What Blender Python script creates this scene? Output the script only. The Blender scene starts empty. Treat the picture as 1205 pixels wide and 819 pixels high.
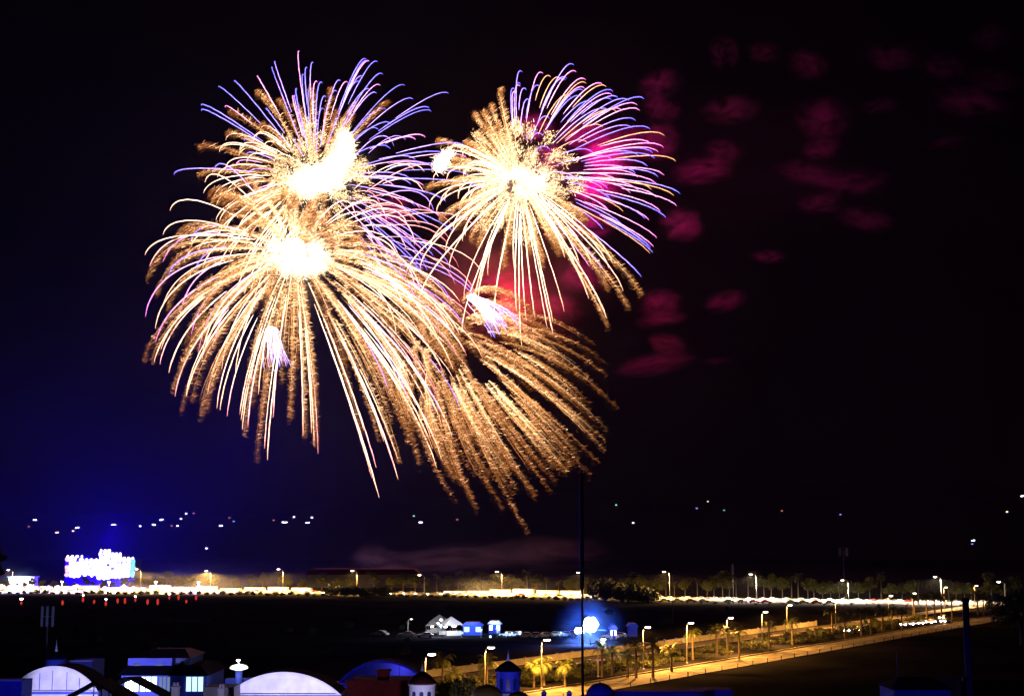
import bpy, math, random
import numpy as np
from mathutils import Vector, Matrix
rnd = random.Random(7)
rng = np.random.default_rng(7)
R = math.radians
S = bpy.context.scene
C = S.collection

# ------------------------------------------------------------------ camera, world, sun, exposure
F = 1655.0                       # focal length in pixels of the 1205 px wide photograph
H = 23.0                         # the camera looks out from a roof 23 m above the plain
PITCH = math.atan(230.5 / F)
cam = bpy.data.cameras.new('camera')
cam.sensor_width = 36; cam.lens = F / 1205 * 36
cam.clip_start = 0.5; cam.clip_end = 20000
co = bpy.data.objects.new('camera', cam); C.objects.link(co)
co.location = (0, 0, H); co.rotation_euler = (R(90) + PITCH, 0, 0)
S.camera = co

S.view_settings.view_transform = 'Standard'
S.view_settings.look = 'None'
S.view_settings.gamma = 1
S.view_settings.exposure = 0
S.view_settings.use_curve_mapping = False

w = bpy.data.worlds.new('World'); S.world = w; w.use_nodes = True
nt = w.node_tree
bg = nt.nodes['Background']
sky = nt.nodes.new('ShaderNodeTexSky'); sky.sky_type = 'NISHITA'; sky.sun_disc = False
SUN_EL, SUN_ROT = R(-6.5), R(-62)
sky.sun_elevation = SUN_EL; sky.sun_rotation = SUN_ROT
tint = nt.nodes.new('ShaderNodeMix'); tint.data_type = 'RGBA'; tint.blend_type = 'MULTIPLY'
tint.inputs[0].default_value = 1
tint.inputs[7].default_value = (0.35, 0.25, 1.0, 1)
nt.links.new(sky.outputs[0], tint.inputs[6]); nt.links.new(tint.outputs[2], bg.inputs[0])
bg.inputs[1].default_value = 0.05

sd = bpy.data.lights.new('moonlight', 'SUN'); sd.energy = 0.004; sd.angle = R(0.5); sd.color = (0.75, 0.8, 1.0)
so = bpy.data.objects.new('moonlight', sd); C.objects.link(so)
so.rotation_euler = (R(50), 0, R(-62))

S.render.engine = 'CYCLES'
cy = S.cycles
cy.use_denoising = True
cy.max_bounces = 3; cy.diffuse_bounces = 2; cy.glossy_bounces = 2; cy.transmission_bounces = 2
cy.volume_bounces = 0; cy.transparent_max_bounces = 8
cy.use_light_tree = True
cy.sample_clamp_indirect = 4
cy.volume_max_steps = 64
cy.pixel_filter_type = 'BLACKMAN_HARRIS'; cy.filter_width = 1.5

# ------------------------------------------------------------------ pixel <-> place
def ray(px, py):
    u = (px - 602.5) / F; v = (409.5 - py) / F
    c, s = math.cos(PITCH), math.sin(PITCH)
    return Vector((u, c - v * s, s + v * c))
def P(px, py, Y):                                  # the point Y metres away seen there
    d = ray(px, py); return Vector((d.x / d.y * Y, Y, H + d.z / d.y * Y))
def G(px, py, z=0.0):                              # the point of height z seen there
    d = ray(px, py); t = (z - H) / d.z
    return Vector((d.x * t, d.y * t, z))
def X(px, Y): return (px - 602.5) / F * Y * (.978 if Y < 200 else .9905)   # rough x of a column at distance Y

# ------------------------------------------------------------------ materials
MATS = {}
def mat(name, col, rough=0.8, var=0.15, scale=1.5, metal=0.0, spec=0.3):
    if name in MATS: return MATS[name]
    m = bpy.data.materials.new(name); m.use_nodes = True; n = m.node_tree; b = n.nodes['Principled BSDF']
    b.inputs['Roughness'].default_value = rough; b.inputs['Metallic'].default_value = metal
    b.inputs['Specular IOR Level'].default_value = spec
    tc = n.nodes.new('ShaderNodeTexCoord'); no = n.nodes.new('ShaderNodeTexNoise')
    no.inputs['Scale'].default_value = scale; no.inputs['Detail'].default_value = 5
    n.links.new(tc.outputs['Object'], no.inputs['Vector'])
    cr = n.nodes.new('ShaderNodeValToRGB')
    cr.color_ramp.elements[0].position = 0.3; cr.color_ramp.elements[1].position = 0.7
    cr.color_ramp.elements[0].color = tuple(c * (1 - var) for c in col) + (1,)
    cr.color_ramp.elements[1].color = tuple(min(1, c * (1 + var)) for c in col) + (1,)
    n.links.new(no.outputs['Fac'], cr.inputs['Fac']); n.links.new(cr.outputs['Color'], b.inputs['Base Color'])
    MATS[name] = m; return m
def emat(name, col, s, sample=False):
    if name in MATS: return MATS[name]
    m = bpy.data.materials.new(name); m.use_nodes = True; n = m.node_tree
    n.nodes.remove(n.nodes['Principled BSDF'])
    e = n.nodes.new('ShaderNodeEmission'); e.inputs[0].default_value = tuple(col) + (1,); e.inputs[1].default_value = s
    n.links.new(e.outputs[0], n.nodes['Material Output'].inputs[0])
    m.cycles.emission_sampling = 'AUTO' if sample else 'NONE'
    MATS[name] = m; return m
def spark_mat():
    m = bpy.data.materials.new('burning_sparks'); m.use_nodes = True; n = m.node_tree
    n.nodes.remove(n.nodes['Principled BSDF'])
    e = n.nodes.new('ShaderNodeEmission'); a = n.nodes.new('ShaderNodeAttribute'); a.attribute_name = 'spark_colour'
    n.links.new(a.outputs['Color'], e.inputs[0]); e.inputs[1].default_value = 1
    n.links.new(e.outputs[0], n.nodes['Material Output'].inputs[0]); m.cycles.emission_sampling = 'NONE'
    return m
SPARK = spark_mat()

# ------------------------------------------------------------------ mesh helpers
class MB:
    def __init__(s): s.v = []; s.f = []; s.m = []; s.mi = 0
    def add(s, vs, fs):
        o = len(s.v); s.v += [tuple(p) for p in vs]; s.f += [tuple(i + o for i in f) for f in fs]; s.m += [s.mi] * len(fs)
        return s
    def box(s, x0, x1, y0, y1, z0, z1, rz=0, piv=(0, 0)):
        vs = [(x, y, z) for z in (z0, z1) for (x, y) in ((x0, y0), (x1, y0), (x1, y1), (x0, y1))]
        if rz:
            c, q = math.cos(rz), math.sin(rz)
            vs = [(piv[0] + (x - piv[0]) * c - (y - piv[1]) * q, piv[1] + (x - piv[0]) * q + (y - piv[1]) * c, z) for x, y, z in vs]
        return s.add(vs, [(0, 3, 2, 1), (4, 5, 6, 7), (0, 1, 5, 4), (1, 2, 6, 5), (2, 3, 7, 6), (3, 0, 4, 7)])
    def tube(s, pts, rs, n=8, cap=True):
        pts = [Vector(p) for p in pts]
        if not hasattr(rs, '__len__'): rs = [rs] * len(pts)
        vs = []; fs = []
        for i, p in enumerate(pts):
            t = (pts[min(i + 1, len(pts) - 1)] - pts[max(i - 1, 0)]).normalized()
            a = t.cross(Vector((0, 1, 0)) if abs(t.y) < 0.9 else Vector((1, 0, 0))).normalized(); b = t.cross(a)
            for k in range(n):
                an = 2 * math.pi * k / n
                vs.append(p + a * math.cos(an) * rs[i] + b * math.sin(an) * rs[i])
        for i in range(len(pts) - 1):
            for k in range(n):
                k2 = (k + 1) % n
                fs.append((i * n + k, i * n + k2, (i + 1) * n + k2, (i + 1) * n + k))
        if cap: fs += [tuple(range(n))[::-1], tuple((len(pts) - 1) * n + k for k in range(n))]
        return s.add(vs, fs)
    def lathe(s, prof, n=20, c=(0, 0, 0)):
        vs = []; fs = []
        for r, z in prof:
            for k in range(n):
                a = 2 * math.pi * k / n; vs.append((c[0] + r * math.cos(a), c[1] + r * math.sin(a), c[2] + z))
        for i in range(len(prof) - 1):
            for k in range(n):
                k2 = (k + 1) % n; fs.append((i * n + k, i * n + k2, (i + 1) * n + k2, (i + 1) * n + k))
        fs += [tuple(range(n))[::-1], tuple((len(prof) - 1) * n + k for k in range(n))]
        return s.add(vs, fs)
    def prism(s, poly, y0, y1):                     # a polygon in x, z pushed along y
        n = len(poly)
        vs = [(x, y0, z) for x, z in poly] + [(x, y1, z) for x, z in poly]
        fs = [tuple(range(n)), tuple(range(n, 2 * n))[::-1]] + [(i, i + n, (i + 1) % n + n, (i + 1) % n) for i in range(n)]
        return s.add(vs, fs)
    def blob(s, c, r, n=10, jig=0.12):
        vs = []; fs = []; rings = n // 2
        for i in range(rings + 1):
            th = math.pi * i / rings
            for k in range(n):
                a = 2 * math.pi * k / n; q = 1 + rnd.uniform(-jig, jig)
                vs.append((c[0] + r[0] * q * math.sin(th) * math.cos(a), c[1] + r[1] * q * math.sin(th) * math.sin(a), c[2] + r[2] * q * math.cos(th)))
        for i in range(rings):
            for k in range(n):
                k2 = (k + 1) % n; fs.append((i * n + k, (i + 1) * n + k, (i + 1) * n + k2, i * n + k2))
        return s.add(vs, fs)
    def build(s, name, m, parent=None, smooth=False, bevel=0):
        me = bpy.data.meshes.new(name); me.from_pydata(s.v, [], s.f); me.update()
        for x in (m if isinstance(m, (list, tuple)) else [m]): me.materials.append(x)
        me.polygons.foreach_set('material_index', s.m)
        if smooth: me.polygons.foreach_set('use_smooth', [True] * len(me.polygons))
        o = bpy.data.objects.new(name, me); C.objects.link(o)
        if parent: o.parent = parent
        if bevel:
            b = o.modifiers.new('bevel', 'BEVEL'); b.width = bevel; b.segments = 2
        return o
def mesh_np(name, v, f, m, parent=None, col=None):
    me = bpy.data.meshes.new(name)
    me.vertices.add(len(v)); me.vertices.foreach_set('co', np.asarray(v, np.float32).ravel())
    n = len(f); k = f.shape[1]
    me.loops.add(n * k); me.loops.foreach_set('vertex_index', f.astype(np.int32).ravel())
    me.polygons.add(n); me.polygons.foreach_set('loop_start', np.arange(0, n * k, k, dtype=np.int32))
    me.update(calc_edges=True); me.materials.append(m)
    if col is not None:
        a = me.attributes.new('spark_colour', 'FLOAT_COLOR', 'POINT')
        a.data.foreach_set('color', np.concatenate([col, np.ones((len(col), 1))], 1).astype(np.float32).ravel())
    o = bpy.data.objects.new(name, me); C.objects.link(o)
    if parent: o.parent = parent
    return o
def tag(o, label, cat, group=None, kind=None):
    if label: o['label'] = label
    if cat: o['category'] = cat
    if group: o['group'] = group
    if kind: o['kind'] = kind
    return o
def thing(name, label, cat, loc=(0, 0, 0), rz=0, group=None):
    o = bpy.data.objects.new(name, None); C.objects.link(o); o.location = loc; o.rotation_euler = (0, 0, rz)
    o.empty_display_size = 0.5
    return tag(o, label, cat, group)
def dup(root, loc, rz, label, group=None, scale=1.0, name=None):
    r = root.copy(); C.objects.link(r); r.location = loc; r.rotation_euler = (0, 0, rz); r.scale = (scale,) * 3
    r['label'] = label
    if group: r['group'] = group
    for ch in list(root.children):
        c = ch.copy(); C.objects.link(c); c.parent = r
        for g in ch.children:
            d = g.copy(); C.objects.link(d); d.parent = c
    return r
def light(parent, loc, power, col, rad=0.15, name='lamp_glow', spot=0):
    l = bpy.data.lights.new(name, 'SPOT' if spot else 'POINT')
    if spot: l.spot_size = R(spot); l.spot_blend = .35
    l.energy = power; l.color = col; l.shadow_soft_size = rad
    o = bpy.data.objects.new(name, l); C.objects.link(o); o.location = loc
    if parent: o.parent = parent
    return o
ORD = ['first', 'second', 'third', 'fourth', 'fifth', 'sixth', 'seventh', 'eighth', 'ninth', 'tenth', 'eleventh', 'twelfth',
       'thirteenth', 'fourteenth', 'fifteenth', 'sixteenth', 'seventeenth', 'eighteenth', 'nineteenth', 'twentieth'] + ['%dth' % i for i in range(21, 60)]

M_conc = mat('concrete', (0.42, 0.40, 0.36), 0.85, 0.2, 0.8)
M_asph = mat('asphalt', (0.055, 0.053, 0.05), 0.85, 0.25, 0.6)
M_steel = mat('galvanised_steel', (0.45, 0.45, 0.44), 0.45, 0.1, 3, 0.6)
M_dark = mat('dark_steel', (0.02, 0.02, 0.022), 0.5, 0.1, 3, 0.3)
M_white = mat('white_paint', (0.8, 0.79, 0.78), 0.55, 0.06, 1.2)
M_leaf = mat('tree_leaves', (0.115, 0.115, 0.022), 0.6, 0.45, 0.5)
M_palm = mat('palm_fronds', (0.10, 0.12, 0.03), 0.55, 0.4, 1.5)
M_bark = mat('bark', (0.13, 0.10, 0.07), 0.9, 0.3, 3)
M_shrub = mat('shrub_leaves', (0.06, 0.07, 0.025), 0.7, 0.5, 1.2)

# ------------------------------------------------------------------ ground, hills
def sheet(name, nx, ny, x0, x1, y0, y1, m, fz):
    xs = np.linspace(x0, x1, nx); ys = np.linspace(y0, y1, ny)
    gx, gy = np.meshgrid(xs, ys); gz = fz(gx, gy)
    v = np.stack([gx, gy, gz], -1).reshape(-1, 3)
    i = np.arange((ny - 1) * nx).reshape(ny - 1, nx)[:, :-1].ravel()
    return mesh_np(name, v, np.stack([i, i + 1, i + nx + 1, i + nx], 1), m)
M_soil = mat('dry_soil', (0.020, 0.019, 0.024), 1.0, 0.5, 0.05, 0.0, 0.0)
g = sheet('ground', 60, 60, -4000, 4000, -300, 7000, M_soil, lambda x, y: 0 * x); g['kind'] = 'structure'
M_hill = mat('hill_scrub', (0.03, 0.03, 0.02), 0.95, 0.4, 0.004)
def hz(x, y):
    t = np.clip((y - 1900) / 1500, 0, 1)
    return -4 + t * t * (3 - 2 * t) * (112 + 22 * np.sin(x / 520 + 1) + 12 * np.sin(x / 190 + 2.2) + 6 * np.sin(x / 83) + 5 * np.sin(x / 41 + y / 90))
hl = sheet('hills', 160, 40, -3400, 3400, 1880, 4600, M_hill, hz); hl['kind'] = 'structure'

# ------------------------------------------------------------------ near boulevard (runs away to the right)
ROAD_A = G(720, 804); D = (G(1155, 729.5) - ROAD_A).normalized(); N = Vector((-D.y, D.x, 0))   # along, and across towards the far side
#                                            # on the middle of the near carriageway
def strip(name, a, width, s0, s1, z0, z1, m, n=1, kind='structure'):
    b = MB(); 
    for i in range(n):
        u0 = s0 + (s1 - s0) * i / n; u1 = s0 + (s1 - s0) * (i + 1) / n
        q = [a + D * u0 - N * width / 2, a + D * u1 - N * width / 2, a + D * u1 + N * width / 2, a + D * u0 + N * width / 2]
        b.add([(p.x, p.y, z) for z in (z0, z1) for p in q], [(0, 3, 2, 1), (4, 5, 6, 7), (0, 1, 5, 4), (1, 2, 6, 5), (2, 3, 7, 6), (3, 0, 4, 7)])
    o = b.build(name, m)
    if kind: o['kind'] = kind
    return o
M_road = mat('worn_pale_asphalt', (0.16, 0.14, 0.115), 0.85, 0.55, 0.3)
strip('road', ROAD_A, 7, -42, 420, -0.2, 0.03, M_road)
strip('road', ROAD_A + N * 27.5, 7, -28, 420, -0.2, 0.03, M_road)
strip('median', ROAD_A + N * 14.1, 19.6, -90, 420, -0.2, 0.15, M_soil)
strip('kerb', ROAD_A + N * 4.1, 0.25, -90, 420, -0.2, 0.19, M_conc)
strip('kerb', ROAD_A + N * 23.9, 0.25, -90, 420, -0.2, 0.19, M_conc)
strip('kerb', ROAD_A - N * 4.15, 0.25, -90, 420, -0.2, 0.17, M_conc)
strip('pavement', ROAD_A - N * 4.9, 1.2, -90, 420, -0.2, 0.14, mat('paving', (0.24, 0.22, 0.19), 0.85, 0.2, 1.0))
M_line = mat('road_paint', (0.75, 0.74, 0.7), 0.7, 0.15, 2)
b = MB()
for i in range(60):
    for c0 in (0, 26):
        u0 = -80 + i * 8; q = [ROAD_A + N * c0 + D * u0 - N * .08, ROAD_A + N * c0 + D * (u0 + 3) - N * .08, ROAD_A + N * c0 + D * (u0 + 3) + N * .08, ROAD_A + N * c0 + D * u0 + N * .08]
        b.add([(p.x, p.y, 0.036) for p in q], [(0, 1, 2, 3)])
o = b.build('road_markings', M_line); o['kind'] = 'structure'
for i in range(34):
    q = ROAD_A + D * (-40 + i * 7.1) - N * 5.9; t = thing('bollard', '%s dark roadside post from the near end of the lamp lit boulevard' % (['first', 'second', 'third'] + ['%dth' % k for k in range(4, 70)])[i], 'post', (q.x, q.y, 0), 0, 'dark posts along the near kerb')
    b = MB(); b.lathe([(.09, 0), (.07, .85)], 8); b.build('shaft', M_dark, t)
    b = MB(); b.lathe([(.1, .853), (.12, .9), (.05, .98)], 8); b.build('cap', M_dark, t)
# low retaining wall on the far side of the boulevard
wr = thing('retaining_wall', 'long low pale concrete wall along the far side of the lamp lit boulevard', 'wall')
b = MB(); a = ROAD_A + N * 32.3
for i in range(40):
    u0 = -60 + i * 6; u1 = u0 + 5.96
    q = [a + D * u0 - N * .15, a + D * u1 - N * .15, a + D * u1 + N * .15, a + D * u0 + N * .15]
    b.add([(p.x, p.y, z) for z in (0, 1.25) for p in q], [(0, 3, 2, 1), (4, 5, 6, 7), (0, 1, 5, 4), (1, 2, 6, 5), (2, 3, 7, 6), (3, 0, 4, 7)])
b.build('panel', M_conc, wr)
b = MB()
for i in range(41):
    p = a + D * (-60.02 + i * 6); b.box(p.x - .2, p.x + .2, p.y - .2, p.y + .2, 0, 1.45, math.atan2(D.y, D.x), (p.x, p.y))
b.build('pier', M_conc, wr)

# far road that crosses the whole view
def farY(px): return float(np.interp(px, [-200, 0, 300, 480, 600, 800, 1190, 1400], [710, 692, 676, 650, 632, 590, 545, 525]))
def farP(px, off=0, z=0):
    Y = farY(px) + off; return Vector((X(px, Y), Y, z))
def ribbon(name, offs0, offs1, z0, z1, m, p0=-180, p1=1390, st=10):
    b = MB(); prev = None
    for px in range(p0, p1, st):
        a0, a1 = farP(px, offs0), farP(px, offs1); c0, c1 = farP(px + st, offs0), farP(px + st, offs1)
        b.add([(q.x, q.y, z) for z in (z0, z1) for q in (a0, c0, c1, a1)], [(0, 3, 2, 1), (4, 5, 6, 7), (0, 1, 5, 4), (2, 3, 7, 6)])
    o = b.build(name, m); o['kind'] = 'structure'; return o
ribbon('road', -8, 26, -0.3, 0.05, M_road)
ribbon('kerb', -8.4, -8, -0.3, 0.17, M_conc)
ribbon('pavement', 26, 31, -0.3, 0.18, M_conc)

# ------------------------------------------------------------------ street lamps
SODIUM = (1.0, 0.42, 0.07); WARM = (1.0, 0.78, 0.5)
M_lampE = emat('lamp_lens_glow', (1.0, 0.86, 0.66), 14)
M_pole = mat('lamp_pole_steel', (0.5, 0.48, 0.45), 0.5, 0.1, 3, 0.2)
def lamp(name, loc, h, arm, label, group, power, col, arm_dir=1, head_s=1.0, rz=0.0):
    t = thing(name, label, 'street lamp', loc, rz, group)
    b = MB(); pts = [(0, 0, 0), (0, 0, h * .5), (0, 0, h * .86), (arm_dir * arm * .12, 0, h * .95), (arm_dir * arm * .45, 0, h * 1.0), (arm_dir * arm, 0, h * 1.01)]
    b.tube(pts, [.13, .10, .08, .07, .06, .05]); b.build('pole', M_pole, t, True)
    b = MB(); b.lathe([(.22, 0), (.22, .25), (.14, .3)], 10); b.build('base', M_conc, t)
    x = arm_dir * arm
    b = MB(); b.blob((x, 0, h * 1.01 + .02), (.62 * head_s, .26 * head_s, .16 * head_s), 12, 0); b.build('lamp_head', M_pole, t, True)
    b = MB(); b.blob((x, 0, h * 1.01 - .14 * head_s), (.56 * head_s, .25 * head_s, .2 * head_s), 12, 0); b.build('lens', M_lampE, t, True)
    light(t, (x, 0, h * 1.01 - .6 * head_s), power, col, .2, spot=176)
    return t
near_heads = [(505, 770), (575, 762), (641, 753), (760, 738), (811, 733), (858, 727), (899, 720), (928, 712), (985, 706), (1047, 701), (1075, 698), (1112, 691), (1148, 689)]
for i, (px, py) in enumerate(near_heads):
    p = G(px, py, 7.8)
    lamp('street_lamp', (p.x - 0.55, p.y, 0.1), 7.8, 0.9, ORD[i] + ' glowing street lamp from the left along the near boulevard median', 'street lamps along the near boulevard',
         10000 if i < 2 else 36000 if i < 7 else 28000, SODIUM, 1, 1.0)
far_heads = [(12, 670), (163, 669), (245, 671), (330, 669), (417, 671), (496, 676), (587, 672), (683, 673), (784, 672), (886, 675), (994, 682), (1103, 678), (1178, 684)]
for i, (px, py) in enumerate(far_heads):
    Y = farY(px) - 9.4; p = P(px, py, Y); h = p.z / 1.01
    on = i not in (5, 12)
    lamp('street_lamp', (p.x + 1.3, Y, 0), h, 2.2, ORD[i] + ' tall curved street lamp from the left along the far road', 'tall street lamps along the far road',
         130000 if on else 600, WARM if i > 8 else (1.0, .55, .14), -1, 1.25)

def where(px):                       # phrase that ties a thing to the far lamps
    i = min(range(len(far_heads)), key=lambda k: abs(far_heads[k][0] - px))
    side = 'right' if px >= far_heads[i][0] else 'left'
    return ORD[i], side

# ------------------------------------------------------------------ cars
glass_dark = mat('car_glass', (0.03, 0.035, 0.04), 0.15, 0.05, 2, 0, .6)
tyre = mat('tyre_rubber', (0.02, 0.02, 0.02), 0.8, 0.1, 4)
M_head = emat('headlight_glow', (1.0, 0.90, 0.82), 160)
M_tail = emat('tail_light_glow', (1.0, 0.04, 0.02), 14)
paints = {'white': (0.8, .8, .8), 'silver': (.55, .56, .58), 'cream': (.75, .68, .5), 'red': (.5, .03, .03), 'dark grey': (.08, .08, .09), 'pale blue': (.35, .45, .6)}
def car_proto(colname):
    t = thing('parked_car', 'x', 'car', (0, 0, 0))
    pm = mat('car_paint_' + colname.replace(' ', '_'), paints[colname], 0.35, 0.03, 1, 0.1, .6)
    lo = [(-2.2, .35), (-2.25, .75), (-2.1, .95), (-1.5, 1.0), (.95, .98), (1.9, .86), (2.2, .68), (2.22, .36)]
    b = MB(); b.prism(lo, -.86, .86); ob = b.build('body', pm, t, False, .06)
    b = MB(); b.prism([(-1.75, .99), (-1.2, 1.44), (.1, 1.46), (.85, .985)], -.74, .74); b.build('cabin', pm, t, False, .05)
    b = MB(); b.prism([(-1.5, 1.04), (-1.15, 1.36), (.07, 1.38), (.62, 1.03)], -.752, .752); b.build('side_window', glass_dark, t)
    for sx in (-1.35, 1.38):
        for sy in (-.8, .8):
            b = MB(); b.tube([(sx, sy - .1, .32), (sx, sy + .1, .32)], .32, 14); b.build('wheel', tyre, t)
    for sy in (-.62, .62):
        b = MB(); b.blob((2.2, sy, .64), (.14, .24, .17), 8, 0); b.build('headlight', M_head, t)
        b = MB(); b.blob((-2.2, sy, .75), (.08, .18, .1), 8, 0); b.build('tail_light', M_tail, t)
    return t
protos = {k: car_proto(k) for k in paints}; first = {k: True for k in paints}
def car(k, loc, rz, label, group):
    if first[k]:
        first[k] = False; t = protos[k]; t.location = loc; t.rotation_euler = (0, 0, rz); t['label'] = label; t['group'] = group; return t
    return dup(protos[k], loc, rz, label, group)
counts = {}
def queue(p0, p1, off, lane, step, dirn, skip=0.0):
    px = p0
    while px < p1:
        Y = farY(px) + off; dpx = step * rnd.uniform(.92, 1.15) / Y * F
        if rnd.random() > skip:
            k = rnd.choices(list(paints), [6, 3, 2, .6, .6, .8])[0]
            a, b_ = farP(px - 3, off), farP(px + 3, off); rz = math.atan2(b_.y - a.y, b_.x - a.x) + (0 if dirn > 0 else math.pi)
            i, side = where(px); key = (i, side, lane, k); n = counts.get(key, 0); counts[key] = n + 1
            lab = '%s %s car %s of the %s tall far lamp, %s lane' % (ORD[n], k, side, i, lane)
            q = farP(px, off, .05); car(k, q, rz, lab, 'cars queueing nose to tail on the far road')
        px += dpx
queue(-6, 384, -3.5, 'front', 5.3, 1, .04)  # packed rows stand in for the light streaks of passing cars
queue(-6, 384, 4, 'back', 5.6, -1, .08)
queue(455, 700, -3.5, 'front', 5.3, 1, .06)
queue(455, 690, 4, 'back', 5.8, -1, .15)
queue(775, 1190, -3.5, 'front', 5.2, 1, .0)
queue(775, 1180, 3.4, 'back', 5.6, -1, .1)

def barrier(p0, p1, lab):  # white rail, added to shine as the unbroken line of car light
    t = thing('crash_barrier', lab, 'barrier'); b = MB(); px = p0
    while px < p1:
        a0, a1 = farP(px, -6.6), farP(px + 6, -6.6); c0, c1 = farP(px, -6.35), farP(px + 6, -6.35)
        b.add([(q.x, q.y, z) for z in (.35, .85) for q in (a0, a1, c1, c0)], [(0, 3, 2, 1), (4, 5, 6, 7), (0, 1, 5, 4), (2, 3, 7, 6)]); px += 6
    b.build('rail', M_white, t)
    b = MB(); px = p0
    while px < p1:
        q = farP(px, -6.45); b.box(q.x - .1, q.x + .1, q.y - .1, q.y + .09, 0, .8); px += 9
    b.build('post', M_steel, t)
barrier(-6, 384, 'white crash barrier along the left stretch of the bright far road')
barrier(455, 700, 'white crash barrier along the middle stretch of the bright far road')
barrier(775, 1190, 'white crash barrier along the right stretch of the bright far road')
px = 782; i = 0
while px < 985:
    k = rnd.choice(['cream', 'white', 'silver', 'cream', 'red']); q = farP(px, -17)
    c_ = car(k, (q.x, q.y, .0), rnd.uniform(-.1, .1) - .13, '%s parked %s car from the left, in the unlit row under the right stretch' % (ORD[i], k), 'parked cars before the far road'); i += 1
    for ch in list(c_.children):
        if ch.name.startswith(('headlight', 'tail_light')): bpy.data.objects.remove(ch)
    px += rnd.choice([14, 15, 16, 30])

bus = thing('coach', 'x', 'bus'); b = MB(); b.prism([(-5, .4), (-5.05, 2.9), (-4.8, 3.1), (4.9, 3.1), (5.1, 2.7), (5.15, .4)], -1.2, 1.2); b.build('body', MATS['car_paint_white'], bus, False, .08)  # coaches are added to make the bright band taller
b = MB(); b.box(-4.7, 4.6, -1.215, 1.215, 1.6, 2.5); b.build('side_window', emat('coach_window_glow', (1, .86, .68), 3), bus)
for sx in (-3.2, 3.3):
    for sy in (-1.1, 1.1): b = MB(); b.tube([(sx, sy - .13, .48), (sx, sy + .13, .48)], .48, 14); b.build('wheel', tyre, bus)
for sy in (-.9, .9):
    b = MB(); b.blob((5.15, sy, .85), (.14, .24, .17), 8, 0); b.build('headlight', M_head, bus)
px = -4; i = 0
while px < 690:
    if 372 < px < 535: px = 535
    q = farP(px, 10, .05); a, b_ = farP(px - 3, 10), farP(px + 3, 10); rz = math.atan2(b_.y - a.y, b_.x - a.x)
    lab = '%s white coach from the left standing behind the two car lanes' % ORD[i]
    if i == 0: bus.location = q; bus.rotation_euler = (0, 0, rz); bus['label'] = lab; bus['group'] = 'coaches behind the car lanes'
    else: dup(bus, q, rz, lab, 'coaches behind the car lanes').scale = (1, 1, rnd.uniform(.55, 1.08))
    i += 1; px += rnd.uniform(10.7, 11.3) / 660 * F

# ------------------------------------------------------------------ trees
def leaves_np(centres, radii, n, size, flat=.75):
    centres = np.array(centres); radii = np.array(radii)
    wts = radii ** 2; idx = rng.choice(len(centres), n, p=wts / wts.sum())
    d = rng.normal(size=(n, 3)); d /= np.linalg.norm(d, axis=1)[:, None]
    r = radii[idx] * (rng.uniform(.35, 1.08, n) ** .6)
    p = centres[idx] + d * r[:, None] * np.array([1, 1, flat])
    a = rng.normal(size=(n, 3)); a /= np.linalg.norm(a, axis=1)[:, None]
    c = np.cross(a, rng.normal(size=(n, 3))); c /= np.linalg.norm(c, axis=1)[:, None]
    sz = size * rng.uniform(.6, 1.4, n)[:, None]
    v = np.stack([p - a * sz, p - c * sz * .45, p + a * sz, p + c * sz * .45], 1).reshape(-1, 3)
    f = np.arange(n * 4).reshape(n, 4); return v, f
def tree_proto(name, label, h, cr, n, size, seedc):
    t = thing(name, label, 'tree')
    b = MB(); b.tube([(0, 0, 0), (.1, .05, h * .3), (-.05, 0, h * .55)], [h * .03, h * .022, h * .014])
    cs = []; rs = []
    for k in range(seedc):
        a = 2 * math.pi * k / seedc + rnd.uniform(-.3, .3); q = rnd.uniform(.25, .7) * cr
        z = h * rnd.uniform(.5, .88); cs.append((q * math.cos(a), q * math.sin(a), z)); rs.append(cr * rnd.uniform(.28, .5))
        b.tube([(0, 0, h * rnd.uniform(.28, .5)), (q * .5 * math.cos(a), q * .5 * math.sin(a), z - .18 * h), (q * math.cos(a), q * math.sin(a), z)], [h * .013, h * .009, h * .004], 5)
    cs.append((0, 0, h * .82)); rs.append(cr * .45)
    b.build('trunk', M_bark, t)
    v, f = leaves_np(cs, rs, n, size); mesh_np('crown', v, f, M_leaf, t)
    return t
def palm_proto(h, n_fr=22, fl=2.6):
    t = thing('palm_tree', 'x', 'palm tree')
    b = MB(); b.tube([(0, 0, 0), (.08, 0, h * .4), (.02, .05, h)], [.26, .2, .17], 9); b.build('trunk', M_bark, t)
    vs = []; fs = []
    for k in range(n_fr):
        a = k * 2.4 + rnd.uniform(-.2, .2); el = rnd.uniform(-.5, 1.3); L = fl * rnd.uniform(.8, 1.1)
        hd = Vector((math.cos(a), math.sin(a), 0)); sd_ = Vector((-hd.y, hd.x, 0))
        pts = []
        for j in range(9):
            u = j / 8; e = el - u * u * 1.7
            prev = pts[-1] if pts else Vector((0, 0, h))
            pts.append(prev + (hd * math.cos(e) + Vector((0, 0, math.sin(e)))) * (L / 9))
        for j in range(1, 9):
            u = j / 8; wl = .62 * math.sin(math.pi * (u * .85 + .1)) + .08
            dr = (pts[j] - pts[j - 1]).normalized()
            for sgn in (-1, 1):
                for q in (0, .5):
                    base = pts[j - 1].lerp(pts[j], q); tip = base + sd_ * sgn * wl + dr * .28 + Vector((0, 0, -.22))
                    o = len(vs); vs += [base - dr * .035, tip, base + dr * .075]; fs.append((o, o + 1, o + 2))
    mesh_np('crown', np.array([tuple(v) for v in vs]), np.array(fs), M_palm, t)
    return t
ft = [tree_proto('leafy_tree', 'x', 9.0, 4.2, 1300, .42, 7), tree_proto('leafy_tree', 'x', 7.2, 3.9, 1100, .42, 6), tree_proto('leafy_tree', 'x', 10.5, 3.6, 1300, .42, 8)]
fp = [palm_proto(6.0), palm_proto(7.4)]
used = set(); tcount = {}
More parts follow.
